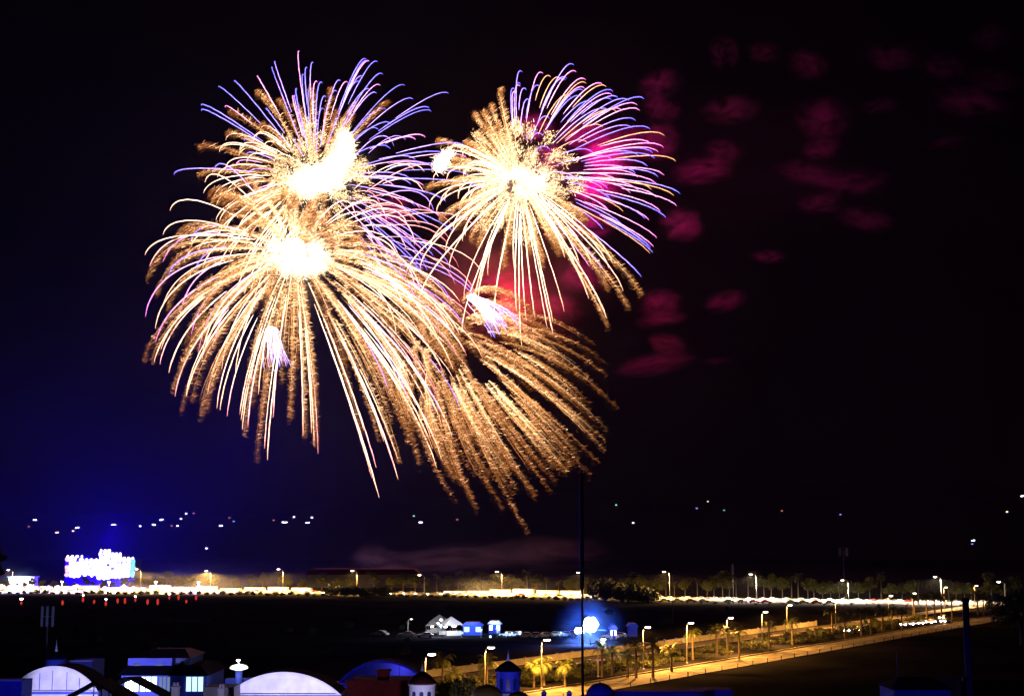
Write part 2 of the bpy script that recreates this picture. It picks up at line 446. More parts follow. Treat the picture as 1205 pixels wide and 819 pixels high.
def put(proto, loc, rz, label, group, scale=1.0):
    if proto.name not in used:
        used.add(proto.name); proto.location = loc; proto.rotation_euler = (0, 0, rz); proto.scale = (scale,) * 3
        proto['label'] = label; proto['group'] = group; return proto
    return dup(proto, loc, rz, label, group, scale)
px = -5.0
while px < 1200:
    dens = .55 if 250 < px < 460 else 1
    Y = farY(px) + rnd.uniform(32.5, 40)
    palm = (480 < px < 720 and rnd.random() < .3) or (770 < px < 1120 and rnd.random() < .35)
    i, side = where(px); key = (i, side, palm); n = tcount.get(key, 0); tcount[key] = n + 1
    lab = '%s %s %s of the %s tall far lamp, beyond the queue' % (ORD[n], 'palm' if palm else 'leafy tree', side, i)
    pr = rnd.choice(fp[:2] if palm else ft)
    put(pr, (X(px, Y), Y, .1), rnd.uniform(0, 6.2), lab, 'palms beyond the far road' if palm else 'trees beyond the far road', rnd.uniform(.75, 1.15) * (1.15 if palm else 1) * (.6 if px < 175 else 1))
    px += rnd.uniform(7, 15) / dens
# dark thicket in front of the far road: separate bushes
def bush_proto(r, h, n, size):
    t = thing('bush', 'x', 'bush')
    b = MB()
    for k in range(5):
        a = k * 1.3; b.tube([(0, 0, 0), (r * .4 * math.cos(a), r * .4 * math.sin(a), h * .6)], [.06, .02], 5)
    b.build('stem', M_bark, t)
    cs = [(rnd.uniform(-.5, .5) * r, rnd.uniform(-.5, .5) * r, h * rnd.uniform(.3, .7)) for _ in range(6)]
    v, f = leaves_np(cs, [r * rnd.uniform(.35, .6) for _ in cs], n, size, h / r * .8); mesh_np('foliage', v, f, M_shrub, t)
    return t
bp = [bush_proto(3.6, 4.2, 900, .4), bush_proto(3.0, 3.4, 800, .4), bush_proto(4.2, 5.0, 1000, .4)]
px = -4.0; bc = {}
while px < 1196:
    edge = 12 if px < 250 else 0
    Y = farY(px) - rnd.uniform(22, 34)
    sc = rnd.uniform(.75, 1.15)
    if px < 250: sc *= .42; 
    elif 384 < px < 456 : sc *= 1.2
    elif px <= 700: sc *= .45
    elif 700 < px < 770: sc *= 1.7
    elif px > 770: sc *= .2
    i, side = where(px); n = bc.get((i, side), 0); bc[(i, side)] = n + 1
    put(rnd.choice(bp), (X(px, Y), Y, 0), rnd.uniform(0, 6.2), '%s dark bush %s of the %s tall far lamp, before the road' % (ORD[n], side, i), 'dark bushes before the far road', sc)
    px += rnd.uniform(7, 11) if px < 770 else 16

# palms on the boulevard: crown centre in the picture, trunk height
palm_px = [(708, 763, 5.0), (720, 767, 4.2), (738, 769, 4.2), (748, 762, 5.2), (768, 759, 5.6), (790, 764, 4), (815, 747, 5), (843, 742, 5.4), (856, 745, 5), (869, 744, 5.4),
           (905, 737, 5), (932, 733, 5), (979, 721, 6), (994, 727, 5), (1013, 722, 5.5), (1024, 721, 5.5), (1038, 719, 5.5), (1049, 718, 5), (1061, 720, 5), (1075, 705, 6.5),
           (1090, 704, 7), (1099, 702, 7), (1107, 704, 6.5), (1120, 708, 5.5), (1150, 700, 6.5), (1157, 702, 6), (573, 780, 4.4), (521, 775, 4.4), (532, 791, 3.6), (640, 781, 3.6), (665, 783, 3.4), (628, 784, 3.4)]
pn = [palm_proto(4.4), palm_proto(5.2), palm_proto(3.8)]
for i, (px, py, h) in enumerate(sorted(palm_px)):
    p = G(px, py, h); k = 1 if h >= 5 else (0 if h > 4 else 2); hh = (4.4, 5.2, 3.8)[k]
    put(pn[k], (p.x, p.y, .1), rnd.uniform(0, 6), '%s palm counted from the left beside the near boulevard' % ORD[i], 'palms beside the near boulevard', h / hh * 1.0)
# median shrubs
sp = [bush_proto(1.3, 1.3, 420, .16), bush_proto(1.0, 1.7, 420, .16), bush_proto(1.6, 1.1, 480, .16)]
i = 0; u = -66
items = []
while u < 210:
    for k in range(3):
        items.append((u + rnd.uniform(-1, 1), rnd.uniform(7.5, 20)))
    u += rnd.uniform(2.6, 4.4)
for i, (uu, nn) in enumerate(items):
    q = ROAD_A + D * uu + N * nn
    j = min(range(len(near_heads)), key=lambda k: abs(G(near_heads[k][0], near_heads[k][1], 7.8).x - q.x))
    lx = G(near_heads[j][0], near_heads[j][1], 7.8).x; side = 'right' if q.x > lx else 'left'
    key = ('s', j, side); n = bc.get(key, 0); bc[key] = n + 1
    put(rnd.choice(sp), (q.x, q.y, .15), rnd.uniform(0, 6), '%s low median shrub %s of the %s boulevard street lamp' % (ORD[n], side, ORD[j]), 'low shrubs on the boulevard median', rnd.uniform(.7, 1.25))

# cars with headlights on the boulevard
for i, (px, py, k) in enumerate([(1000, 742, 'white'), (1012, 741, 'silver'), (1018, 739, 'pale blue'), (1066, 735, 'white'), (1075, 734, 'white'), (1086, 733, 'silver'), (1096, 732, 'white'), (1112, 731, 'pale blue'), (1110, 727, 'silver')]):
    p = G(px, py, 0.5); car(k, (p.x, p.y, .05), math.atan2(D.y, D.x) + math.pi, '%s %s car from the left with bright headlights on the near boulevard' % (ORD[i], k), 'cars driving on the boulevard')

# two framing trees at the picture edges, very dark
lt = tree_proto('large_tree', 'large dark leafy tree cut by the right edge above the black slope', 13, 6.5, 9000, .3, 10); lt.location = (X(1196, 330), 330, 0)
lt2 = tree_proto('large_tree', 'dark tall tree cut by the left edge in front of the blue glow', 26, 4.0, 7000, .3, 10); lt2.location = (X(-4, 480), 480, 0)

# ------------------------------------------------------------------ floodlight tower, kiosks, car park in the middle
def flood_tower(px, py, Y, label, heads, power, col, ecol, hs):
    p = P(px, py, Y); t = thing('floodlight_mast', label, 'floodlight', (p.x, Y, 0))
    b = MB(); b.tube([(0, 0, 0), (0, 0, p.z)], [.14, .08]); b.build('mast', M_dark, t, True)
    b = MB(); b.box(-heads * .5, heads * .5, -.06, .06, p.z - .08, p.z + .08); b.build('crossbar', M_pole, t)
    rows = {7: [(-.9, .5), (0, .5), (.9, .5), (-.45, 1.35), (.45, 1.35), (-.45, -.35), (.45, -.35)], 2: [(-.5, 0), (.5, 0)]}[heads]
    for x, dz in rows:
        x *= hs * .6; z0 = p.z + .1 + dz * hs * .55
        b = MB(); b.lathe([(.3 * hs, 0), (.42 * hs, .05), (.42 * hs, .12), (.2 * hs, .3)], 14)
        b.v = [(x + vx, -.3 + vz, z0 + vy + .35 * hs) for vx, vy, vz in b.v]; f = b.build('floodlight_head', M_dark, t)
        b = MB(); b.blob((x, -.36, z0 + .35 * hs), (.40 * hs, .12, .38 * hs), 20, .05); b.build('lens', emat('flood_' + ecol[1], ecol[0], 60), f)
    light(t, (0, -1.2, p.z + .2), power, col, .3, spot=150)
    light(t, (0, -.9, p.z + .9), power * 1.5, (.04, .16, 1), .2, 'flare_glow')
    return t
flood_tower(695, 741, 330, 'dazzling blue white floodlight mast beside the dark tall mast', 7, 18000, (.35, .55, 1), ((.75, .88, 1.0), 'cold'), 1.9)
flood_tower(682, 745, 345, 'smaller bluish floodlight mast left of the dazzling one', 2, 3000, (.4, .6, 1), ((.75, .88, 1.0), 'cold'), 1.7)
lamp('street_lamp', tuple(G(704, 797)), 6.6, .9, 'slim street lamp just right of the dazzling floodlight', 'street lamps along the near boulevard', 900, (.8, .85, 1), 1, .9)
def kiosk(px, py, wpx, hpx, Y, wallc, roofc, label, glow=None, power=0, gcol=(1, 1, 1)):
    p = P(px, py, Y); k = Y / F; W2 = wpx * k / 2; h = hpx * k
    z0 = 0; t = thing('kiosk', label, 'kiosk', (p.x, Y, z0))
    h = max(h, 2.4)
    b = MB(); b.box(-W2, W2, 0, 4, 0, h); b.build('wall', wallc, t)
    b = MB(); b.prism([(-W2 - .4, h + .003), (W2 + .4, h + .003), (W2 * .7, h + .9), (-W2 * .7, h + .9)], -.5, 4.5); b.build('roof', roofc, t)
    b = MB(); b.box(W2 - 1.0, W2 - .2, -.03, .02, 0.02, 2.0); b.build('door', roofc, t)
    if glow:
        for s in (-1, 1):
            b = MB(); b.box(s * W2 * .6 - W2 * .25, s * W2 * .6 + W2 * .25, -.05, .02, .9, h - .3); b.build('lit_window', glow, t)
    if power: light(t, (0, -2.5, h + .5), power, gcol, .2)
    return t
E_cold = emat('cold_window_glow', (.85, .92, 1.0), 5); E_warm = emat('warm_window_glow', (1, .7, .35), 3); E_cyan = emat('cyan_window_glow', (.3, .8, 1.0), 3)
M_blue = mat('blue_sheet', (.06, .10, .6), .5, .15, 1)
kiosk(556, 744, 22, 4, 365, M_blue, M_blue, 'blue canvas market kiosk with a faint lit counter', E_cyan, 500, (.15, .3, 1))
kiosk(582, 744, 14, 5, 372, M_blue, M_white, 'blue market kiosk with white roof right of the blue canvas one', E_cold, 700, (.3, .5, 1))
kiosk(722, 747, 7, 4, 350, M_white, M_blue, 'small white kiosk right of the dazzling floodlight', E_cold, 300, (.5, .7, 1))
kiosk(745, 743, 10, 6, 360, M_blue, M_blue, 'small dim blue kiosk halfway to the big boulevard lamp', None, 60, (.2, .3, 1))
for i, (px, py, k) in enumerate([(598, 747, 'white'), (607, 747, 'silver'), (617, 748, 'white'), (628, 748, 'pale blue'), (640, 748, 'silver'), (652, 747, 'white'), (664, 747, 'pale blue'), (672, 746, 'silver'), (718, 749, 'white'), (727, 748, 'silver'), (500, 748, 'silver'), (478, 747, 'dark grey'), (447, 746, 'silver')]):
    p = G(px, py, .5); c_ = car(k, (p.x, p.y, 0), rnd.uniform(2.6, 3.6), '%s car, %s, in the dim car park row around the floodlight' % (ORD[i], k), 'cars in the dim car park')
    for ch in list(c_.children):
        if ch.name.startswith(('headlight', 'tail_light')): bpy.data.objects.remove(ch)
for i, (px, py) in enumerate([(519, 736), (543, 744), (566, 741), (577, 749), (585, 740), (596, 744), (612, 743), (630, 745), (660, 744), (734, 746)]):
    p = P(px, py, 356); t = thing('work_lamp', '%s small bluish work lamp from the left among the kiosks and parked cars' % ORD[i], 'lamp', (p.x, 356, 0), 0, 'small work lamps around the kiosks')
    b = MB(); b.tube([(0, 0, 0), (0, 0, p.z)], .05, 6); b.build('stand', M_steel, t)
    b = MB(); b.blob((0, -.1, p.z), (rnd.uniform(.2, .6), .12, rnd.uniform(.15, .35)), 8, .2); b.build('lamp_head', emat('work_lamp_glow%d' % (i % 3), [(.6, .8, 1), (.3, .5, 1), (.8, .95, .9)][i % 3], [3, 2, 1.2][i % 3]), t)
    light(t, (0, -.4, p.z - .3), 160, (.35, .6, 1), .1)
lamp('street_lamp', tuple(G(480, 748)), 4.2, .8, 'lone short orange lamp left of the white glaring kiosks', None, 60, (1, .5, .15), 1, .5)

# ------------------------------------------------------------------ big floodlit building, tents and red markers at the left
Yb = 800; k = Yb / F
t = thing('floodlit_building', 'large stepped building blazing white and blue behind the bright road at left', 'building', (X(118, Yb), Yb, 0))
segs = [(78, 100, 656, 679), (100, 117, 660, 677), (117, 131, 649, 681), (131, 144, 653, 680), (144, 159, 658, 679)]
M_ind = mat('indigo_cladding', (.02, .02, .07), .6, .2, .2)
for (a0, a1, y0, y1) in segs:
    z0 = P(100, y1, Yb).z; z1 = P(100, y0, Yb).z
    b = MB(); b.box((a0 - 118) * k, (a1 - 118) * k - .02, 0, 14, 0, z1); b.build('wing', M_ind, t)
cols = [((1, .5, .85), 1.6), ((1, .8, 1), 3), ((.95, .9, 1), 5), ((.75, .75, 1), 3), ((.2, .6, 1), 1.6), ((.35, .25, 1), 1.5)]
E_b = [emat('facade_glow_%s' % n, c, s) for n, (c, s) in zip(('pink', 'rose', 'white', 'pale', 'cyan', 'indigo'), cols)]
cnt = 0
for (a0, a1, y0, y1) in segs:
    nx = round((a1 - a0) / 4.6); ny = round((y1 - y0) / 4.6)
    for ix in range(nx):
        for iy in range(ny):
            if cnt >= 96: break
            x0 = (a0 - 118 + (ix + .04) * (a1 - a0) / nx) * k; x1 = (a0 - 118 + (ix + .96) * (a1 - a0) / nx) * k
            yy0 = y0 + iy * (y1 - y0) / ny; yy1 = y0 + (iy + .94) * (y1 - y0) / ny
            z1 = P(100, yy0, Yb).z; z0 = P(100, yy1, Yb).z
            if rnd.random() < .03: continue
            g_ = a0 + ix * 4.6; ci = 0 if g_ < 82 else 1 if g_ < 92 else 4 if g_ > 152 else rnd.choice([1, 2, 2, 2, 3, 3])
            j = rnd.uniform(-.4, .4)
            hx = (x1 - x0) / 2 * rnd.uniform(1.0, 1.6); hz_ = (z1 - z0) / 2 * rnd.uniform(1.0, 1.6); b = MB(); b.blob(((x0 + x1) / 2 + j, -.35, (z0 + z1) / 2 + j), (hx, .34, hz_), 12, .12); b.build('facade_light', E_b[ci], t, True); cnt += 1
for (a0, a1, y0, y1) in segs:
    n_ = round((a1 - a0) / 5)
    for q in range(n_):
        xx = (a0 + (q + .5) * (a1 - a0) / n_ - 118) * k
        b = MB(); b.blob((xx, 0, P(100, y0, Yb).z + .7), (rnd.uniform(.6, 1.1), .7, .7), 8, .1); b.build('rooftop_lamp', E_b[2], t)
light(t, (-6, -8, 13), 520000, (.02, .0, 1.0), 3, 'facade_light'); light(t, (9, -8, 26), 520000, (.02, .0, 1.0), 3, 'facade_light')
# low bright stage block
Ys = 735; ks = Ys / F
t = thing('lit_stage', 'low white glaring stage box at the far left above the bright road', 'stage', (X(27, Ys), Ys, 0))
b = MB(); b.box(-15 * ks, 15 * ks, 0, 6, 0, P(27, 679, Ys).z); b.build('wall', M_white, t)
b = MB(); b.box(-14.5 * ks, 14.5 * ks, -.3, -.003, 1.5, P(27, 680, Ys).z); b.build('screen', emat('stage_screen_glow', (1, .95, 1), 5), t)
b = MB(); b.box(-16 * ks, 16 * ks, -1, 7, P(27, 679, Ys).z + .003, P(27, 678, Ys).z); b.build('roof', M_white, t)
light(t, (0, -4, 6), 12000, (.45, .65, 1), .5, 'stage_light')
# white tents added along the left stretch to fill out the light band
def tent_proto():
    t = thing('event_tent', 'x', 'tent')
    b = MB(); b.add([(-2.2, -2.2, 2.3), (2.2, -2.2, 2.3), (2.2, 2.2, 2.3), (-2.2, 2.2, 2.3), (0, 0, 4.1)], [(0, 1, 4), (1, 2, 4), (2, 3, 4), (3, 0, 4), (3, 2, 1, 0)]); b.build('canopy', mat('tent_canvas', (.8, .79, .76), .7, .05, 1), t)
    for sx in (-2.1, 2.1):
        for sy in (-2.1, 2.1):
            b = MB(); b.tube([(sx, sy, 0), (sx, sy, 2.3)], .05, 6); b.build('leg', M_steel, t)
    b = MB(); b.box(-1.7, 1.7, -1.9, -1.4, 0, 1); b.build('counter', M_white, t)
    b = MB(); b.blob((0, -1.6, 2.05), (.5, .2, .14), 8, 0); b.build('lamp', emat('tent_lamp_glow', (1, .88, .7), 40), t)
    return t
tp = tent_proto()
for i, px in enumerate(np.linspace(4, 236, 22)):
    Y = farY(px) - 13.5
    put(tp, (X(px, Y), Y, 0), rnd.uniform(-.4, .4), '%s white event tent from the left in front of the bright queue' % ORD[i], 'white tents before the far road', rnd.uniform(.62, 1.1))
for i, px in enumerate((20, 75, 130, 185, 235)):
    Y = farY(px) - 18; L = thing('lighting_stand', '%s glaring work lamp stand from the left among the white tents' % ORD[i], 'lamp stand', (X(px, Y), Y, 0), 0, 'work lamps among the tents')
    b = MB(); b.tube([(0, 0, 0), (0, 0, 5.2)], .07, 6); b.build('stand', M_steel, L)
    b = MB(); b.box(-.5, .5, -.1, .1, 5.2, 5.7); b.build('lamp_head', emat('tent_lamp_glow', (1, .88, .7), 40), L)
    light(L, (0, -.8, 5.2), 30000, [(.6, .6, 1), (1, .6, .85), (1, .75, .5), (1, .7, .3), (.75, .45, 1)][i], .3, spot=172)  # added lamps; their colours are chosen to spill over the tents
for i, (px, py, q_) in enumerate([(509, 744, .8), (517, 743, 1.1), (525, 746, .95), (531, 747, 1.15)]):
    p = G(px, py); put(tp, (p.x, p.y, 0), rnd.uniform(-.6, .6), '%s white glaring tent from the left in the cluster left of the blue kiosks' % ORD[i], 'white tents in the middle field', q_)
L = thing('lighting_stand', 'work lamp stand lighting the white tent cluster in the middle field', 'lamp stand', tuple(G(519, 750)))
b = MB(); b.tube([(0, 0, 0), (0, 0, 4.2)], .06, 6); b.build('stand', M_steel, L)
b = MB(); b.box(-.3, .3, -.1, .1, 4.2, 4.5); b.build('lamp_head', MATS['tent_lamp_glow'], L)
light(L, (0, .5, 4.0), 5000, (.9, .9, 1), .2)
# red marker posts
E_red = emat('red_marker_glow', (1.0, .06, .03), .6); E_w = emat('marker_white_glow', (.9, .95, 1), 12); E_yel = emat('marker_yellow_glow', (1, .6, .12), 2)
for i, px in enumerate([22, 72, 100, 112, 125, 136, 149, 161, 172, 184, 197, 208, 220, 230]):
    p = G(px + rnd.uniform(-3, 3), 712 + rnd.uniform(-4, 2) - (px > 190) * 3); m_ = thing('marker_lantern', '%s glowing red lantern post from the left below the bright tents' % ORD[i], 'lantern', (p.x, p.y, 0), 0, 'red lantern posts below the tents')
    b = MB(); b.tube([(0, 0, 0), (0, 0, .5)], .18, 8); b.build('post', M_steel, m_)
    hh = rnd.uniform(1.6, 2.6); b = MB(); b.lathe([(.2, .4), (.42, .7), (.44, hh - .5), (.16, hh)], 10); b.build('lantern_body', E_red, m_)
    if i in (0, 2, 4, 7, 10):
        b = MB(); b.blob((0, 0, hh + .7), (rnd.uniform(.3, .7), .4, .3), 10, .25); b.build('top_lamp', E_w, m_)

# ------------------------------------------------------------------ mast structures
def mast(name, label, px, ytop, Y, r0, r1, sleeve=None, cat='mast', m=M_dark):
    p = P(px, ytop, Y); t = thing(name, label, cat, (p.x, Y, 0))
    b = MB(); b.tube([(0, 0, 0), (0, 0, p.z * .6), (0, 0, p.z)], [r0, (r0 + r1) / 2, r1], 12); b.build('pole', m, t, True)
    if sleeve:
        z0 = P(px, sleeve[1], Y).z; b = MB(); b.lathe([(sleeve[0] * .7, z0 - .4), (sleeve[0], z0), (sleeve[0] * .95, p.z - .5), (sleeve[0] * .3, p.z + .3)], 14); b.build('antenna_sleeve', m, t)
        b = MB()
        for q in range(8):
            zz = z0 + (p.z - z0) * (q + .5) / 8; b.lathe([(sleeve[0] * 1.12, -.04), (sleeve[0] * 1.12, .04)], 14, (0, 0, zz))
        b.build('clamp_band', m, t)
    return t
mast('tall_mast', 'tall black mast rising in front of the fireworks at centre', 684, 556, 180, .17, .12, (.27, 690))
def antenna(px, ytop, ybot, ypan0, ypan1, Y, pans, label):
    p = P(px, ytop, Y); t = thing('antenna_mast', label, 'mast', (p.x, Y, 0)); k = Y / F
    b = MB(); b.tube([(0, 0, 0), (0, 0, p.z)], [.14, .07], 8); b.build('pole', M_steel, t, True)
    z0 = P(px, ypan1, Y).z; z1 = P(px, ypan0, Y).z
    for dx in pans:
        b = MB(); b.box(dx * k - 1.4 * k, dx * k + 1.4 * k, -.35, -.15, z0, z1); b.build('antenna_panel', mat('antenna_cover', (.5, .5, .5), .6, .1, 1), t, False, .04)
        b = MB(); b.tube([(0, 0, (z0 + z1) / 2), (dx * k, -.14, (z0 + z1) / 2)], .04, 6); b.build('bracket', M_steel, t)
    return t
antenna(57, 712, 770, 713, 737, 170, (-6, 0, 6.5), 'phone mast with three pale panels above the leftmost vault roof')
antenna(992, 640, 700, 644, 654, 520, (-4, 4), 'thin mast with two pale panels above the far road at right')
antenna(862, 662, 700, 664, 676, 560, (0,), 'thin mast with one dim panel right of the ninth tall far lamp')
t = mast('flag_pole', 'thin pale pole standing on the black slope at right', 1055, 757, 200, .09, .06, None, 'pole', M_steel)
t = mast('flag_pole', 'thin pale pole crossing the dark field near the ninth tall far lamp', 791, 676, 420, .1, .06, None, 'pole', M_steel)
p = P(1136, 704, 150); t = thing('column', 'thick dark blue column crossing the far road near the right edge', 'column', (p.x, 150, 0))
b = MB(); b.lathe([(.34, 0), (.34, p.z - .4)], 18); b.build('shaft', mat('navy_render', (.02, .022, .10), .7, .15, 1), t, True)
b = MB(); b.lathe([(.35, p.z - .397), (.42, p.z - .3), (.42, p.z), (.3, p.z + .1)], 18); b.build('cap', MATS['navy_render'], t)

# ------------------------------------------------------------------ roofs and turrets of the resort in front
M_lav = mat('white_render', (.74, .73, .78), .75, .14, .9)
M_slate = mat('dark_roof_tiles', (.005, .006, .016), .95, .3, 3, 0, .05)
M_bluer = mat('blue_painted_render', (.07, .09, .55), .65, .15, .8)
M_brick = mat('red_brick', (.16, .012, .010), .85, .25, 4)
M_cream = mat('cream_render', (.5, .43, .33), .8, .15, 1)
def arc(x0, x1, zb, zt, n=28):                # circular segment outline, right to left
    wdt = (x1 - x0) / 2; hh = zt - zb; r = (wdt * wdt + hh * hh) / (2 * hh); cz = zt - r; cx = (x0 + x1) / 2
    a = math.asin(min(1, wdt / r))
    return [(cx + r * math.sin(a - 2 * a * i / n), cz + r * math.cos(a - 2 * a * i / n)) for i in range(n + 1)]
def vault(label, pxl, pxr, ytop, ybase, Y, depth, face, rim, rimt, mull, shade_mull):
    xl, xr = X(pxl, Y), X(pxr, Y); zt = P(600, ytop, Y).z; zb = P(600, ybase, Y).z; cx = (xl + xr) / 2
    depth_ = depth; depth = 0.0
    t = thing('vaulted_hall', label, 'building', (cx, Y, 0)); x0, x1 = xl - cx, xr - cx
    outer = arc(x0, x1, zb, zt); inner = arc(x0 + rimt, x1 - rimt, zb, zt - rimt)
    b = MB()                                   # the barrel roof, a curved slab
    n = len(outer); vs = [(x, y, z) for y in (-.25, depth) for ring in (outer, inner) for x, z in ring]; fs = []
    for i in range(n - 1):
        fs += [(i, i + 1, n + i + 1, n + i), (2 * n + i, 3 * n + i, 3 * n + i + 1, 2 * n + i + 1), (i, 2 * n + i, 2 * n + i + 1, i + 1), (n + i, n + i + 1, 3 * n + i + 1, 3 * n + i)]
    b.add(vs, fs); b.build('rim', rim, t)
    o2 = arc(x0 + .02, x1 - .02, zb, zt - .12); b = MB(); b.add([(x, y, z) for y in (.003, depth_) for x, z in o2], [(i, i + n, i + n + 1, i + 1) for i in range(n - 1)]); b.build('vault_roof', M_slate, t)
    b = MB(); b.prism(inner, 0, .12); b.build('end_wall', face, t)
    if mull:
        b = MB()
        for m_ in mull:
            zt2 = min(z for x, z in inner) + (zt - rimt - zb) * max(.1, 1 - ((m_ - (pxl + pxr) / 2) / ((pxr - pxl) / 2)) ** 2)
            b.box(X(m_, Y) - cx - .03, X(m_, Y) - cx + .03, -.06, -.003, zb, zt2)
        b.build('mullion', shade_mull, t)
    depth = depth_
    b = MB(); b.box(x0 - .1, x1 + .1, -.35, depth, 0, zb - .003); b.build('wall', M_lav, t)
    b = MB(); b.box(x0 - .2, x1 + .2, -.45, -.353, zb - .35, zb - .1); b.build('cornice', M_bluer, t)
    return t
vault('white vaulted roof with upright seams at far left', 14, 116, 783, 812, 150, 5, M_lav, M_lav, .45, (47, 62, 79, 94), M_bluer)
vault('plain white vaulted roof with round front, bottom left of centre', 268, 401, 790, 816, 140, 5, M_lav, M_lav, .3, (), M_bluer)
M_gl = mat('dark_blue_glazing', (.03, .04, .12), .25, .2, .5, 0, .6)
vault('dark glazed vault with thin blue rim behind the brick parapet', 398, 503, 777, 803, 165, 6, M_gl, M_bluer, .22, (425, 440, 470, 485), M_bluer)
def box_thing(name, label, cat, pxl, pxr, ytop, Y, depth, m, part='wall', zbase=0, extra=None, ybot=None):
    xl, xr = X(pxl, Y), X(pxr, Y); zt = P(600, ytop, Y).z; cx = (xl + xr) / 2
    t = thing(name, label, cat, (cx, Y, 0)); zb = 0 if ybot is None else P(600, ybot, Y).z
    b = MB(); b.box(xl - cx, xr - cx, 0, depth, zb, zt); b.build(part, m, t)
    return t, (xr - xl) / 2, zt
# brick building with parapet and stack
t, hw, zt = box_thing('brick_building', 'low red brick building with a stepped parapet left of the white turret', 'building', 408, 480, 804, 132, 8, M_brick)
b = MB(); b.box(-hw - .15, hw + .15, -.15, .25, zt + .003, zt + .3); b.build('parapet', M_brick, t)
b = MB(); b.box(-.1, 1.0, 1, 2, zt + .003, zt + 1.0).box(-.25, 1.15, .85, 2.15, zt + 1.003, zt + 1.15); b.build('chimney', M_brick, t)
# two storey blue building with lit windows
Y = 150; k = Y / F
t = thing('blue_building', 'blue house with attic storey, dark hipped roof and bright white windows', 'building', (X(190, Y), Y, 0))
def zx(py): return P(600, py, Y).z
def xx(px): return X(px, Y) - X(190, Y)
b = MB(); b.box(xx(143), xx(243), 0, 9, 0, zx(794)); b.build('wall', M_bluer, t)
b = MB(); b.box(xx(147), xx(199), 1.0, 8, zx(794) + .3, zx(775)); b.build('attic_wall', M_bluer, t)
b = MB(); b.box(xx(199) + .003, xx(219), 1.6, 8, zx(794) + .3, zx(775)); b.build('side_wall', mat('dim_blue_render', (.08, .08, .25), .8, .15, 1), t)
zr = zx(774.5); zt = zx(766); x0, x1 = xx(145), xx(222)
b = MB(); b.add([(x0, .6, zr), (x1, .6, zr), (x1, 8.4, zr), (x0, 8.4, zr), (x0 + 2.2, 3.5, zt), (x1 - 1.2, 3.5, zt), (x1 - 1.2, 5.5, zt), (x0 + 2.2, 5.5, zt)],
    [(3, 2, 1, 0), (0, 1, 5, 4), (1, 2, 6, 5), (2, 3, 7, 6), (3, 0, 4, 7), (4, 5, 6, 7)]); b.build('hipped_roof', mat('blue_grey_tiles', (.03, .03, .10), .7, .25, 3), t)
zr = zx(794)
b = MB(); b.add([(xx(138), -.6, zr), (xx(247), -.6, zr), (xx(247), 9.4, zr), (xx(138), 9.4, zr), (xx(147), 1, zr + .9), (xx(234), 1, zr + .9), (xx(234), 8, zr + .9), (xx(147), 8, zr + .9)],
    [(3, 2, 1, 0), (0, 1, 5, 4), (1, 2, 6, 5), (2, 3, 7, 6), (3, 0, 4, 7), (4, 5, 6, 7)]); b.build('skirt_roof', M_slate, t)
for a0 in (154, 181):
    b = MB(); b.box(xx(a0), xx(a0 + 8), .95, .997, zx(785), zx(781)); wf = b.build('attic_window', M_gl, t)
    b = MB(); b.box(xx(a0) - .06, xx(a0 + 8) + .06, .9, .945, zx(785) - .12, zx(785) - .02); b.build('sill', M_bluer, wf)
E_win = emat('bright_window_glow', (.75, .96, 1.0), 4); E_winr = emat('cyan_white_window_glow', (.5, .9, 1.0), 1.6); E_dim = emat('curtain_glow', (.35, .5, .85), .45)
for (a0, a1, m_, nm) in ((147, 164, E_win, 'lit_window'), (165, 185.5, E_win, 'lit_window'), (187, 201, E_dim, 'curtained_window'), (219, 240, E_winr, 'lit_window')):
    b = MB(); b.box(xx(a0), xx(a1), -.05, -.003, zx(813), zx(796)); f_ = b.build(nm, m_, t)
    b = MB()
    for q in range(4):
        x_ = xx(a0 + (a1 - a0) * q / 3); b.box(x_ - .05, x_ + .05, -.1, -.053, zx(813), zx(796))
    b.build('frame', M_bluer, f_)
b = MB(); b.prism([(xx(204), zr + .1), (xx(221), zr + .1), (xx(213), zx(778))], -.2, .8); b.build('gable', M_slate, t)
# dark sloping roof in front of it
Yd = 138
t = thing('dark_roofed_house', 'dark pitched roof crossing before the blue house', 'building', (X(165, Yd), Yd, 0))
def xd(px): return X(px, Yd) - X(165, Yd)
def zd(py): return P(600, py, Yd).z
b = MB(); b.add([(xd(124), 0, zd(806)), (xd(146), 0, zd(796)), (xd(192), 0, zd(820)), (xd(192), 6, zd(826)), (xd(146), 6, zd(802)), (xd(124), 6, zd(812))], [(0, 1, 4, 5), (1, 2, 3, 4), (0, 5, 4, 3, 2, 1)]); b.build('roof', M_slate, t)
b = MB(); b.box(xd(126), xd(190), .3, 5.5, 0, zd(828)); b.build('wall', M_bluer, t)
# blue gable frames by the left vault
Yg = 128
t = thing('gabled_porch', 'blue framed glass gable at the foot of the leftmost vault', 'porch', (X(112, Yg), Yg, 0))
def xg(px): return X(px, Yg) - X(112, Yg)
def zg(py): return P(600, py, Yg).z
b = MB(); b.tube([(xg(72), 0, zg(824)), (xg(111), 0, zg(802)), (xg(148), 0, zg(824))], .11, 6); b.build('frame', M_bluer, t)
for a0 in (111, 120, 129):
    b = MB(); b.tube([(xg(a0), 0.02, 0), (xg(a0), 0.02, zg(802) - (a0 - 111) * .033 - .1)], .06, 6); b.build('post', M_bluer, t)
b = MB(); b.add([(xg(72), .1, zg(825)), (xg(111), .1, zg(803)), (xg(148), .1, zg(825)), (xg(72), 5, zg(825)), (xg(111), 5, zg(803)), (xg(148), 5, zg(825))], [(0, 1, 4, 3), (1, 2, 5, 4)]); b.build('roof', M_slate, t)
b = MB(); b.box(xg(72), xg(148), .2, 5, 0, zg(826)); b.build('wall', M_bluer, t)
